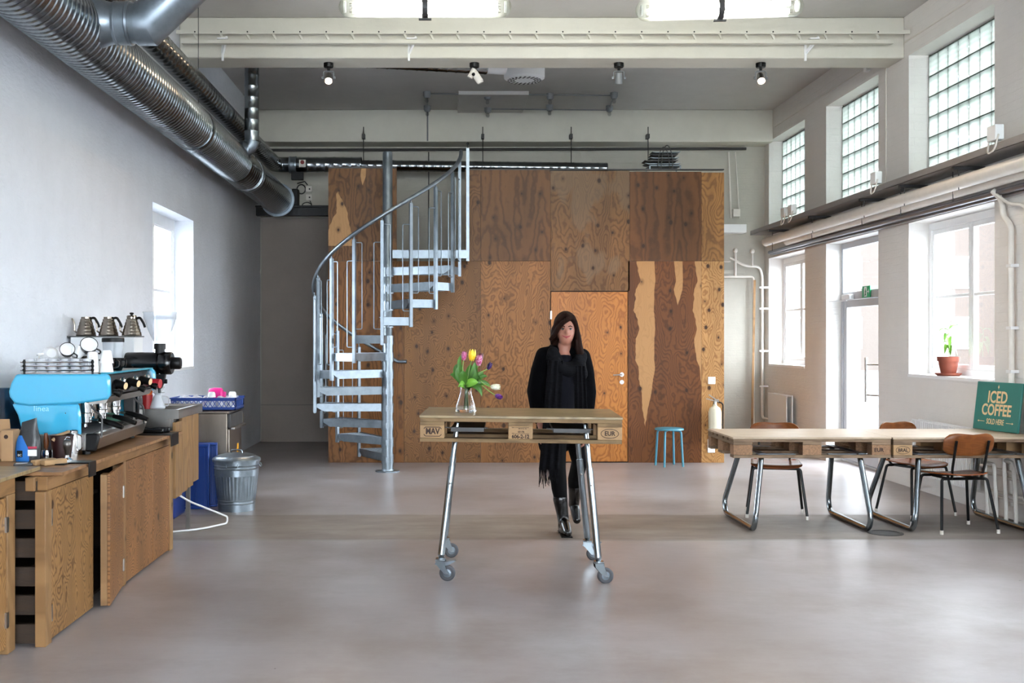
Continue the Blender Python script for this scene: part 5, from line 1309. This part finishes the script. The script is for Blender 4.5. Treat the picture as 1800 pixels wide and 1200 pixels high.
# cloth on the tray
solo(MB().grid(lambda u, v: (.20*(u-.5)*(1-.4*v)+.02, .12*(v-.5), .012+.03*math.sin(3*u)*v+.03*(1-u)*v), 10, 6), 'bar_cloth', mat('green_cloth', '#4f7f6c', .8, 0, .1, 30), 'green bar cloth draped on the machine drip tray', 'cloth', (-2.04, 6.72, .945), rz=.8)
# white carton behind the machine seen between the group heads
solo(MB().bx(-.05, .05, -.04, .04, 0, .15), 'milk_carton', M['china'], 'white carton standing on the bar beyond the machine', 'carton', (-2.17, 7.28, Z0), bevel=.003)
# ------------------------------------------------------------------ grinders
EK = thing('coffee_grinder', 'large black grinder with a clear conical hopper', 'grinder', (-1.97, 7.50, Z0))
part(MB().bx(-.30, -.06, -.09, .09, 0, .03).bx(-.22, -.12, -.05, .05, .03, .44), 'stand', M['blackgloss'], EK, bevel=.01)
part(MB().lathe([(0, -.22), (.072, -.22), (.075, -.21), (.075, .0), (.068, .004), (.072, .01), (.078, .02), (.078, .085), (.072, .095), (0, .095)], (0, 0, .475), 32, (1, 0, 0)), 'motor_body', M['blackgloss'], EK)
part(MB().lathe([(0, .095), (.040, .095), (.042, .10), (.042, .145), (.036, .155), (0, .155)], (0, 0, .475), 28, (1, 0, 0)), 'adjustment_knob', M['black'], EK)
part(MB().cyl((.01, 0, .54), (.01, 0, .575), .034).cyl((.01, 0, .57), (.01, 0, .61), .040), 'hopper_collar', M['black'], EK)
part(MB().lathe([(.030, .605), (.034, .61), (.062, .66), (.092, .73), (.110, .80), (.113, .822), (.116, .822), (.116, .826), (.109, .826), (.106, .80), (.088, .73), (.058, .66), (.030, .62)], (.01, 0, 0), 36), 'hopper', M['hopper'], EK)
part(MB().lathe([(.1085, .775), (.1115, .80), (.1115, .80), (.1085, .775)], (.01, 0, 0), 36), 'hopper_band', M['hopper'], EK)
part(MB().prism([(-.035, .40), (.05, .40), (.04, .345), (.02, .30), (-.005, .30), (-.02, .345)], -.02, .02).cyl((.005, 0, .31), (.008, 0, .27), .010).bx(-.045, .06, -.008, .008, .335, .365), 'spout', M['black'], EK, bevel=.003)
part(MB().sweep(fillet([(-.09, -.05, .42), (-.06, -.08, .36), (-.03, -.05, .31)], .03), .006, 6), 'cable', M['black'], EK)
G2 = thing('coffee_grinder', 'smaller grinder with a lidded clear jar hopper behind the cups', 'grinder', (-2.24, 7.36, Z0))
part(MB().bx(-.09, .09, -.10, .10, 0, .0395), 'base', M['blackgloss'], G2, bevel=.006); part(MB().bx(-.075, .075, -.06, .08, .04, .40), 'body', M['blackgloss'], G2, bevel=.012)
part(MB().lathe([(.05, .40), (.055, .42), (.068, .60), (.068, .62), (.064, .62), (.05, .43), (.045, .41)], n=28), 'jar', M['hopper'], G2)
part(MB().lathe([(0, .62), (.074, .62), (.074, .645), (.068, .65), (0, .65)], n=28), 'lid', M['black'], G2)
beans = mat('coffee_beans', '#1b120e', .5, 0, .4, 90, .6, 90)
o = part(MB().lathe([(0, .405), (.044, .41), (.05, .47), (.03, .52), (0, .535)], n=20), 'coffee_beans', beans, G2)
# ------------------------------------------------------------------ sink bench
SB = thing('sink_bench', 'steel sink bench with a hanging pine plank front beyond the bar', 'sink', (0, 0, 0))
zt_ = .955; y0, y1 = 7.66, 8.40; x0, x1 = -2.65, -1.87
f = MB().bx(x0, x1, y0, y0+.10, zt_-.004, zt_).bx(x0, x1, y1-.06, y1, zt_-.004, zt_).bx(x0, x0+.12, y0+.1, y1-.06, zt_-.004, zt_).bx(x1-.06, x1, y0+.1, y1-.06, zt_-.004, zt_)
f.bx(x1-.004, x1, y0, y1, zt_-.055, zt_+.010).bx(x0, x1, y0-.004, y0, zt_-.055, zt_+.010).bx(x0, x1, y1, y1+.004, zt_-.055, zt_+.010)
part(f, 'worktop', M['steel'], SB)
part(MB().bx(x0+.12, x1-.06, y0+.10, y0+.104, zt_-.17, zt_-.004).bx(x0+.12, x1-.06, y1-.064, y1-.06, zt_-.17, zt_-.004).bx(x0+.12, x0+.124, y0+.1, y1-.06, zt_-.17, zt_-.004).bx(x1-.064, x1-.06, y0+.1, y1-.06, zt_-.17, zt_-.004).bx(x0+.12, x1-.06, y0+.1, y1-.06, zt_-.174, zt_-.17), 'basin', M['steel'], SB)
yy = y0+.0
for k, wd in enumerate((.19, .17, .18, .18)):
    board(SB, -1.915, -1.893, yy+.002, yy+wd-.002, .34+(.012*k if k < 3 else .045), zt_-.06-(.0 if k else .02), pinev, 'plank'); yy += wd
board(SB, -2.6, -1.916, y1-.05, y1-.02, .70, .895, pinev, 'end_rail')
for x, y in ((-2.6, y0+.03), (-1.96, y0+.06), (-2.6, y1-.05), (-1.96, y1-.08)): part(MB().bx(x-.015, x+.015, y-.015, y+.015, 0, zt_-.175 if x < -2 else zt_-.06), 'leg', M['steel'], SB)
cf = thing('coffee_server', 'glass pour over server with an orange red cone beside the big grinder', 'server', (-2.04, 7.74, zt_+.011))
part(MB().lathe([(0, 0), (.05, 0), (.055, .01), (.03, .08), (.02, .10), (.026, .12), (.024, .12), (.018, .1), (.028, .08), (.05, .012), (0, .006)], n=24), 'flask', M['ware'], cf); part(MB().lathe([(.018, .10), (.05, .155), (.048, .155), (.016, .102)], n=24).bx(-.03, .045, -.02, .02, .112, .117), 'dripper', M['ware'], cf); part(MB().sweep(fillet([(.03, 0, .09), (.085, 0, .085), (.075, 0, .02), (.05, 0, .02)], .03), .004, 6), 'handle', M['ware'], cf)
part(MB().lathe([(0, .10), (.035, .10), (.045, .15), (.03, .165), (0, .165)], (-.075, 0, 0), 20), 'orange_cone', mat('orange_plastic', '#d96a20', .4), cf); part(MB().lathe([(0, .0), (.035, .0), (.04, .10), (0, .10)], (-.075, 0, 0), 20), 'red_mug', mat('red_glaze', '#9c1f22', .3), cf)
# shelf box with kettles
SBX = solo(MB().bx(-.22, .225, -.11, -.095, 0, .515).bx(-.22, -.205, -.095, .11, 0, .515).bx(.21, .225, -.095, .11, 0, .515).bx(-.205, .21, .095, .11, 0, .515), 'kettle_stand', M['whitemetal'], 'pale grey metal box carrying the three kettles at the wall', 'stand', (-2.415, 7.79, zt_+.002)); part(MB().bx(-.26, .235, -.115, .115, .516, .524), 'dark_shelf', M['dkgrey'], SBX)
kt = mat('kettle_steel', '#8c8278', .22, 1.0, .12, 9)
KT = None
for i, x in enumerate((-2.56, -2.40, -2.235)):
    lab = ('left gooseneck kettle on the stand, lid off, spout pointing left', 'middle gooseneck kettle on the stand, lid off', 'right gooseneck kettle on the stand, with its black knobbed lid')[i]
    k = thing('gooseneck_kettle', lab, 'kettle', (x, 7.78, zt_+.527), 0, 'gooseneck kettles on the stand')
    prof = [(0, 0), (.068, 0), (.070, .006)]+[(.069-.030*t-.0015*math.cos(t*28), .01+.105*t) for t in [j/14 for j in range(15)]]+[(.038, .12), (.034, .122), (.034, .135)]
    if i < 2: prof += [(.031, .135), (.031, .12)]
    part(MB().lathe(prof, n=28), 'body', kt, k)
    part(MB().sweep(fillet([(-.06, 0, .02), (-.085, 0, .035), (-.08, 0, .075), (-.095, 0, .12), (-.115, 0, .125)], .02), [.008]*0 or .006, 8), 'spout', kt, k)
    part(MB().sweep(fillet([(.036, 0, .125), (.060, 0, .130), (.085, 0, .09), (.095, 0, .06)], .02), .009, 8), 'handle', M['black'], k)
    if i == 2:
        part(MB().lathe([(0, .150), (.030, .146), (.037, .136), (0, .134)], n=24), 'lid', kt, k); part(MB().lathe([(0, .168), (.014, .165), (.016, .158), (.008, .15), (0, .15)], n=16), 'lid_knob', M['black'], k)
solo(MB().sweep(fillet([(-2.64, 7.0, 1.18), (-2.6, 7.0, 1.365), (-2.30, 7.02, 1.365)], .03), .005, 6).sweep(fillet([(-2.62, 7.05, 1.14), (-2.58, 7.1, 1.33), (-2.36, 7.15, 1.33)], .03), .003, 6), 'wall_tubing', M['offwhite'], 'thin pale wall tubing behind the espresso machine', 'tube')
# ------------------------------------------------------------------ dishwasher, crates, bin
dw = thing('dishwasher', 'stainless steel undercounter dishwasher under the blue glass crate', 'dishwasher', (-2.24, 10.0, 0))
part(MB().bx(-.30, .30, -.30, .30, .09, .80), 'cabinet', M['darksteel'], dw, bevel=.006); part(MB().bx(-.315, .315, -.31, .31, .801, .82), 'top', M['darksteel'], dw, bevel=.004)
part(MB().bx(.301, .318, -.285, .285, .12, .66), 'door', M['darksteel'], dw, bevel=.004); part(MB().bx(.301, .33, -.29, .29, .67, .795), 'control_panel', M['dkgrey'], dw, bevel=.004)
part(MB().bx(.33, .365, -.28, .28, .655, .675), 'door_handle', M['steel'], dw, bevel=.004); part(MB().bx(.3185, .320, .06, .14, .42, .50), 'yellow_sticker', mat('yellow_sticker', '#d99a1c', .6), dw)
part(MB().bx(-.22, -.0, -.303, -.3005, .16, .5), 'front_service_plate', M['steel'], dw)
for x in (-.26, .26):
    for y in (-.26, .26): part(MB().cyl((x, y, 0), (x, y, .09), .018), 'foot', M['black'], dw)
cr_ = thing('glass_crate', 'blue plastic crate full of glasses on the dishwasher', 'crate', (-2.17, 9.98, .822))
h_ = .11; f = MB()
f.bx(-.29, .29, -.20, .20, 0, .008)
for (a0, a1, b0, b1, pl) in ((-.29, .29, -.20, -.192, 'x'), (-.29, .29, .192, .20, 'x'), (-.29, -.282, -.2, .2, 'y'), (.282, .29, -.2, .2, 'y')):
    f.bx(a0, a1, b0, b1, 0, .03).bx(a0, a1, b0, b1, h_-.025, h_)
    if pl == 'x':
        for i in range(15):
            x = a0+i*.0415; f.beam((x, (b0+b1)/2, .03), (min(x+.04, .29), (b0+b1)/2, h_-.02), .005, .005); f.beam((min(x+.04, .29), (b0+b1)/2, .03), (x, (b0+b1)/2, h_-.02), .005, .005)
    else:
        for i in range(6): y = b0+.03+i*.065; f.bx(a0, a1, y-.012, y+.012, .03, h_-.02)
f.bx(-.30, .30, -.21, -.20, h_-.008, h_+.004).bx(-.3, .3, .2, .21, h_-.008, h_+.004).bx(-.3, -.29, -.21, .21, h_-.008, h_+.004).bx(.29, .3, -.21, .21, h_-.008, h_+.004)
part(f, 'crate_shell', M['cratebl'], cr_)
rng = random.Random(5); base = None; cnt = 0
rown = ('front', 'middle', 'rear'); coln = ('first', 'second', 'third', 'fourth', 'fifth', 'sixth')
for j in range(3):
    for i in range(6):
        if j == 1 and i in (2, 3): continue
        x = -2.17-.23+i*.092; y = 9.98-.13+j*.13
        lab = 'small clear glass in the blue crate, %s row, %s from the left' % (rown[j], coln[i])
        if base is None: base = solo(MB().lathe([(.036, 0), (.030, .085), (.02, .10), (0, .104), (0, .09), (.026, .082), (.033, 0)], n=16), 'drinking_glass', M['ware'], lab, 'glass', (x, y, .832), group='glasses in the blue crate')
        else: dup(base, (x, y, .832+.015*rng.random()), label=lab)
solo(MB().lathe([(0, 0), (.05, 0), (.058, .05), (.055, .115), (.03, .13), (0, .133)], (0, 0, 0), 24, (1, 0, 0)).bx(.03, .15, -.03, .03, -.03, .02), 'magenta_jug', mat('magenta_plastic', '#d0187c', .35), 'bright magenta plastic jug lying in the blue crate', 'jug', (-2.16, 9.99, .96), bevel=.004)
for i, (x, y) in enumerate(((-2.11, 9.86), (-1.93, 9.9))):
    solo(MB().lathe([(0, .05), (.025, .047), (.034, .03), (.036, .0), (.033, 0), (.02, .04), (0, .043)], n=20), 'white_bowl', M['china'], ('upturned white cup poking out of the crate below the magenta jug', 'upturned white cup at the right end of the blue crate')[i], 'cup', (x, y, .938))
bt = None
def tray(x, y, rz, lab, m):
    t = thing('plastic_tray', lab, 'tray', (x, y, 0), rz, 'blue trays standing by the dishwasher')
    mb = MB().bx(-.19, .19, -.006, .006, .012, .55)
    mb.bx(-.20, .20, -.035, -.0, .0, .02).bx(-.20, .20, -.035, 0, .535, .56).bx(-.2, -.18, -.035, 0, .02, .54).bx(.18, .2, -.035, 0, .02, .54)
    part(mb, 'tray_shell', m, t, bevel=.006)
    rb = MB()
    for k in range(5): rb.bx(-.15+k*.075-.006, -.15+k*.075+.006, -.012, -.006, .04, .52)
    part(rb, 'ribs', m, t)
tray(-2.23, 9.42, 0, 'nearer blue plastic tray standing on edge beside the bin', M['cratebl'])
tray(-2.19, 9.54, .05, 'farther blue plastic tray standing on edge by the dishwasher', M['cratebl'])
solo(MB().bx(-.15, .15, -.2, .2, 0, .30), 'storage_box', M['navy'], 'dark blue box on the floor under the sink bench', 'box', (-2.34, 9.0, 0), bevel=.02)
BN = thing('dustbin', 'galvanised ribbed dustbin with a domed lid', 'bin', (-1.79, 9.36, 0))
prof = [(0, .004), (.150, .004), (.150, 0), (.155, 0), (.156, .06), (.162, .065), (.158, .07), (.158, .085), (.164, .09), (.160, .095)]
def ribs(z0, z1, r0, r1, n=40, amp=.003):
    mb = MB()
    def fn(u, v):
        a = 2*PI*u; r = (r0+(r1-r0)*v)+amp*(1 if (int(u*n*4) % 4 == 0) else 0)*(1 if .04 < v < .96 else 0)
        return (r*math.cos(a), r*math.sin(a), z0+(z1-z0)*v)
    return mb.grid(fn, n*4, 10, True)
part(MB().lathe(prof, n=48), 'base_ring', M['galv'], BN); part(MB().lathe([(.186, .355), (.192, .36), (.188, .366), (.188, .38), (.194, .386), (.190, .392), (.192, .425), (.196, .43), (.192, .435), (.186, .43), (.186, .3)], n=48), 'rim', M['galv'], BN); part(ribs(.095, .355, .160, .186), 'ribbed_wall', M['galv'], BN)
part(MB().lathe([(.204, .418), (.206, .436), (.200, .446), (.17, .462), (.168, .458), (.165, .466), (.10, .484), (.0, .490)], n=48), 'lid', M['galv'], BN)
part(MB().sweep(fillet([(-.05, 0, .485), (-.045, 0, .512), (.045, 0, .512), (.05, 0, .485)], .02), .006, 8), 'lid_handle', M['galv'], BN)
part(MB().sweep(fillet([(-.05, -.196, .405), (-.045, -.215, .375), (.045, -.215, .375), (.05, -.196, .405)], .02), .004, 8).sweep(fillet([(.196, -.05, .40), (.212, -.045, .375), (.212, .045, .375), (.196, .05, .40)], .02), .004, 8), 'side_handle', M['galv'], BN)
solo(MB().sweep(fillet([(-1.98, 7.75, .42), (-1.90, 8.0, .28), (-1.72, 8.62, .06), (-1.72, 8.60, .011), (-1.88, 8.33, .009), (-2.1, 8.2, .009)], .22, 8), .0075, 8), 'waste_hose', M['whitemetal'], 'white hose curling on the floor from under the sink bench', 'hose')
# ------------------------------------------------------------------ the woman behind the table
def caps(mb, p, q, r1, r2, n=14):
    p, q = Vector(p), Vector(q); mb.sph(p, r1, n, 10); mb.sph(q, r2, n, 10); mb.cyl(p, q, r1, r2, n)
    return mb
def chain(mb, pts):
    for (p, r), (q, s) in zip(pts, pts[1:]): caps(mb, p, q, r, s)
    return mb
def blob(mb, name, mt, par, vox=.008, it=6, label=None, fac=.5):
    o = part(mb, name, mt, par, sharp=180, label=label)
    r = o.modifiers.new('skin', 'REMESH'); r.mode = 'VOXEL'; r.voxel_size = vox; r.use_smooth_shade = True
    s = o.modifiers.new('smooth', 'SMOOTH'); s.iterations = it; s.factor = fac
    return o
PX, PY = .885, 8.18
pe = thing('person', 'smiling woman with long brown hair in black clothes and boots, walking behind the castor table', 'person', (PX, PY, 0))
HX, HZ = .015, 1.525          # head centre
b = MB()
b.sph((HX, .0, HZ+.012), (.074, .092, .104), 24, 18); b.sph((HX-.002, -.028, HZ-.045), (.056, .060, .066), 20, 14)
b.sph((HX-.003, -.050, HZ-.082), (.026, .024, .020)); b.sph((HX-.036, -.055, HZ-.030), (.022, .020, .022)); b.sph((HX+.034, -.055, HZ-.030), (.022, .020, .022))
caps(b, (HX-.002, -.084, HZ+.012), (HX-.002, -.100, HZ-.016), .008, .012); b.sph((HX-.002, -.092, HZ-.018), (.016, .012, .009))
b.sph((HX-.07, .01, HZ-.01), (.010, .018, .028)); b.sph((HX+.07, .01, HZ-.01), (.010, .018, .028))
caps(b, (HX, .01, HZ-.06), (.0, .02, 1.33), .048, .052)
# torso, arms, legs (slim, under the clothes)
chain(b, [((0, .02, 1.32), .07), ((-.005, .02, 1.20), .105), ((-.005, .02, 1.05), .095), ((0, .02, .90), .12)])
b.sph((-.05, -.02, 1.19), .06); b.sph((.045, -.02, 1.19), .06); b.sph((0, .03, .87), (.155, .11, .10))
chain(b, [((-.145, .02, 1.325), .050), ((-.205, .03, 1.08), .042), ((-.185, -.05, .855), .028), ((-.175, -.075, .80), .024)])
chain(b, [((.14, .02, 1.315), .050), ((.185, .06, 1.07), .042), ((.175, .03, .85), .028), ((.170, .02, .80), .024)])
# left standing leg and right trailing leg
chain(b, [((-.06, .03, .85), .090), ((-.045, .0, .50), .052), ((-.03, .02, .30), .047), ((.0, .03, .10), .030)])
chain(b, [((.075, .04, .85), .090), ((.135, .13, .53), .052), ((.12, .33, .36), .046), ((.13, .47, .16), .030)])
blob(b, 'body', M['skin'], pe, .006, 5)
# hands with five fingers: right hand resting by the pallet, left hanging
def hand(wr, dirv, side, palmn):
    """wr wrist, dirv finger direction, side direction towards the thumb, palmn palm normal"""
    w_, d, s_, n_ = Vector(wr), Vector(dirv).normalized(), Vector(side).normalized(), Vector(palmn).normalized()
    h = MB()
    for k in (-.024, -.008, .008, .024): caps(h, w_+s_*k*.6, w_+d*.085+s_*k, .015, .0115, 10)
    for k, ln in ((.027, .068), (.009, .078), (-.009, .072), (-.026, .055)):
        a = w_+d*.088+s_*k; c = a+(d+n_*.25).normalized()*ln*.45; e = c+(d+n_*.9).normalized()*ln*.32; f_ = e+(d*.6+n_).normalized()*ln*.25
        chain(h, [(a, .0095), (c, .0085), (e, .0078), (f_, .0065)])
    a = w_+d*.025+s_*.026; c = a+(d*.8+s_*.9+n_*.3).normalized()*.035; e = c+(d+s_*.3+n_*.3).normalized()*.028
    chain(h, [(a, .014), (c, .0105), (e, .0085)])
    return h
blob(hand((-.176, -.075, .80), (.05, -.15, -1), (.4, -1, .1), (1, .3, 0)), 'hand', M['skin'], pe, .0035, 3)
blob(hand((.170, .02, .80), (0, -.05, -1), (-.3, -1, 0), (-1, .3, 0)), 'hand', M['skin'], pe, .0035, 3)
# face
ey = MB().sph((HX-.030, -.079, HZ+.008), (.013, .008, .0065), 14, 10).sph((HX+.026, -.079, HZ+.008), (.013, .008, .0065), 14, 10)
E_ = part(ey, 'eyes', mat('eye_white', '#8c8682', .3), pe); part(MB().sph((HX-.030, -.0855, HZ+.008), (.0075, .003, .0066), 12, 8).sph((HX+.026, -.0855, HZ+.008), (.0075, .003, .0066), 12, 8), 'irises', mat('dark_iris', '#1f1510', .2), E_)
br = MB()
for s_ in (-1, 1): br.sweep([(HX-.002+s_*.012, -.088, HZ+.026), (HX-.002+s_*.028, -.087, HZ+.032), (HX-.002+s_*.046, -.074, HZ+.024)], [.003, .0035, .002], 6)
for s_ in (-1, 1): br.sweep([(HX-.002+s_*.014, -.0875, HZ+.013), (HX-.002+s_*.028, -.0885, HZ+.0165), (HX-.002+s_*.043, -.080, HZ+.011)], .0018, 6)
part(br, 'eyebrows', M['hair'], pe)
lp_ = MB().sweep([(HX-.034, -.073, HZ-.038), (HX-.018, -.086, HZ-.048), (HX-.002, -.0905, HZ-.050), (HX+.014, -.086, HZ-.048), (HX+.030, -.073, HZ-.038)], [.003, .005, .006, .005, .003], 8)
lp_.sweep([(HX-.026, -.076, HZ-.042), (HX-.002, -.088, HZ-.058), (HX+.022, -.076, HZ-.042)], [.001, .005, .001], 8); part(lp_, 'lips', M['lips'], pe)
# hair: parted at the viewer's left, long on the viewer's right
h = MB()
h.sph((HX+.002, .025, HZ+.035), (.092, .098, .112), 22, 16); h.sph((HX+.01, .06, HZ-.03), (.085, .065, .12))
chain(h, [((HX-.02, -.045, HZ+.112), .020), ((HX-.055, -.052, HZ+.070), .024), ((HX-.082, -.030, HZ+.01), .027), ((HX-.088, .0, HZ-.06), .028), ((HX-.098, .02, HZ-.095), .014)])
chain(h, [((HX-.0, -.050, HZ+.110), .022), ((HX+.045, -.055, HZ+.080), .020), ((HX+.076, -.035, HZ+.02), .020), ((HX+.088, -.025, HZ-.05), .026), ((HX+.094, -.035, HZ-.12), .030), ((HX+.108, -.045, HZ-.19), .032), ((HX+.122, -.045, HZ-.25), .024), ((HX+.132, -.045, HZ-.30), .010)])
chain(h, [((HX+.06, .03, HZ+.0), .045), ((HX+.085, .03, HZ-.12), .042), ((HX+.11, .02, HZ-.22), .032), ((HX+.12, .01, HZ-.27), .018)])
chain(h, [((HX-.06, .04, HZ+.0), .045), ((HX-.08, .04, HZ-.07), .036), ((HX-.07, .05, HZ-.12), .03)])
for k in range(9):
    u = k/8; chain(h, [((HX+.07+.03*u, -.055+.03*u, HZ-.08), .010), ((HX+.085+.04*u, -.062+.03*u, HZ-.20), .010), ((HX+.10+.05*u, -.06+.03*u, HZ-.30+.06*abs(u-.5)), .005)])
chain(h, [((HX+.045, -.045, HZ+.100), .020), ((HX+.010, -.078, HZ+.082), .018), ((HX-.030, -.086, HZ+.055), .018), ((HX-.062, -.070, HZ+.018), .018), ((HX-.085, -.045, HZ-.03), .020), ((HX-.115, -.02, HZ-.065), .012)])
chain(h, [((HX+.05, -.04, HZ+.098), .018), ((HX+.066, -.058, HZ+.065), .016), ((HX+.078, -.05, HZ+.02), .016)])
blob(h, 'hair', M['hair'], pe, .005, 3)
# trousers, boots
t = MB()
t.sph((0, .03, .86), (.165, .12, .11))
chain(t, [((-.065, .03, .84), .098), ((-.047, .0, .50), .064), ((-.03, .02, .34), .060), ((-.01, .03, .20), .044)])
chain(t, [((.078, .04, .84), .098), ((.138, .13, .53), .064), ((.125, .32, .37), .058), ((.13, .43, .22), .044)])
blob(t, 'trousers', M['trouser'], pe, .008, 5)
def boot(an, toe, heel, up):
    m = MB(); an, toe, heel, up = map(Vector, (an, toe, heel, up))
    chain(m, [(up, .056), (an+(up-an)*.35, .046), (an, .044)]); chain(m, [(an, .042), (heel, .034), ((heel+toe)/2, .038), (toe, .032)])
    chain(m, [(an, .040), ((an+toe)/2+Vector((0, 0, .010)), .038), (toe, .032)])
    return m
blob(boot((.003, .03, .095), (.015, -.135, .034), (-.003, .05, .036), (-.022, .025, .26)), 'boot', M['leather'], pe, .005, 3)
blob(boot((.132, .465, .155), (.145, .38, .045), (.14, .52, .13), (.13, .36, .30)), 'boot', M['leather'], pe, .005, 3)
part(MB().bx(-.036, .036, .01, .085, .0, .018).bx(-.034, .050, -.165, .01, .0, .009), 'boot_sole', M['black'], pe, bevel=.006)
# dark top and cardigan
s_ = MB(); chain(s_, [((0, .01, 1.28), .085), ((-.0, .0, 1.18), .120), ((0, .0, 1.03), .108), ((0, .01, .86), .128)]); s_.sph((-.055, -.035, 1.185), .078); s_.sph((.055, -.035, 1.185), .078)
blob(s_, 'top', M['shirt'], pe, .009, 5)
c = MB()
chain(c, [((-.06, .03, 1.36), .055), ((-.145, .02, 1.335), .066), ((-.180, .025, 1.22), .066), ((-.212, .035, 1.07), .062), ((-.200, -.01, .94), .054), ((-.188, -.045, .865), .044)])
chain(c, [((.06, .03, 1.355), .055), ((.140, .02, 1.325), .066), ((.168, .035, 1.22), .066), ((.192, .06, 1.06), .062), ((.186, .045, .94), .054), ((.177, .03, .86), .044)])
chain(c, [((-.09, .04, 1.30), .085), ((-.10, .04, 1.12), .095), ((-.105, .05, .95), .100), ((-.115, .05, .72), .085), ((-.115, .05, .66), .070)])
chain(c, [((.09, .04, 1.30), .085), ((.10, .05, 1.12), .095), ((.105, .06, .95), .100), ((.125, .09, .72), .085), ((.135, .11, .62), .065)])
chain(c, [((0, .07, 1.30), .085), ((0, .08, .95), .100), ((0, .10, .68), .08)])
blob(c, 'cardigan', M['knit'], pe, .009, 6)
# scarf: draped loop plus the long tail with fringe
sc = MB()
R_ = []
for i in range(25):
    a = 2*PI*i/24; x = .105*math.cos(a); y = .01+.085*math.sin(a); z = 1.352+.045*math.sin(a)-.018*math.cos(2*a)+(-.075 if math.sin(a) < -.4 else 0)*(-math.sin(a))
    R_.append(((x+.0, y-.015, z), .040))
chain(sc, R_)
chain(sc, [((-.085, -.055, 1.36), .045), ((-.03, -.11, 1.24), .042), ((.03, -.115, 1.215), .042), ((.10, -.085, 1.26), .046), ((.13, -.03, 1.33), .045)])
chain(sc, [((.10, -.06, 1.30), .05), ((.125, -.07, 1.20), .048)])
blob(sc, 'scarf_loop', M['scarf'], pe, .008, 4)
def tail(x0, x1, z0, z1, y, wd0, wd1):
    m = MB()
    def fn(sg):
        def g(u, v):
            x = (u-.5)*2; w_ = wd0+(wd1-wd0)*v
            fold = .010*math.sin(u*17+v*2)
            return (x0+(x1-x0)*v+x*w_, y+sg*.012*(1-x*x*.8)+fold-.02*math.sin(PI*v), z0+(z1-z0)*v)
        return g
    return m.grid(fn(-1), 20, 30).grid(fn(1), 20, 30)
part(tail(-.075, -.120, 1.30, .50, -.125, .055, .075), 'scarf_tail', M['scarf'], pe, sharp=80)
part(tail(.10, .12, 1.26, .78, -.125, .04, .05), 'scarf_tail', M['scarf'], pe, sharp=80)
fr_ = MB(); rng = random.Random(3)
for i in range(22):
    x = -.192+i*.0068; l = .07+.05*rng.random()+(.04 if i < 10 else 0)
    fr_.sweep([(x, -.125, .51), (x+.006*rng.uniform(-1, 1), -.128, .51-l*.5), (x+.012*rng.uniform(-1, 1), -.125, .51-l)], [.004, .0035, .002], 5)
part(fr_, 'scarf_fringe', M['scarf'], pe)
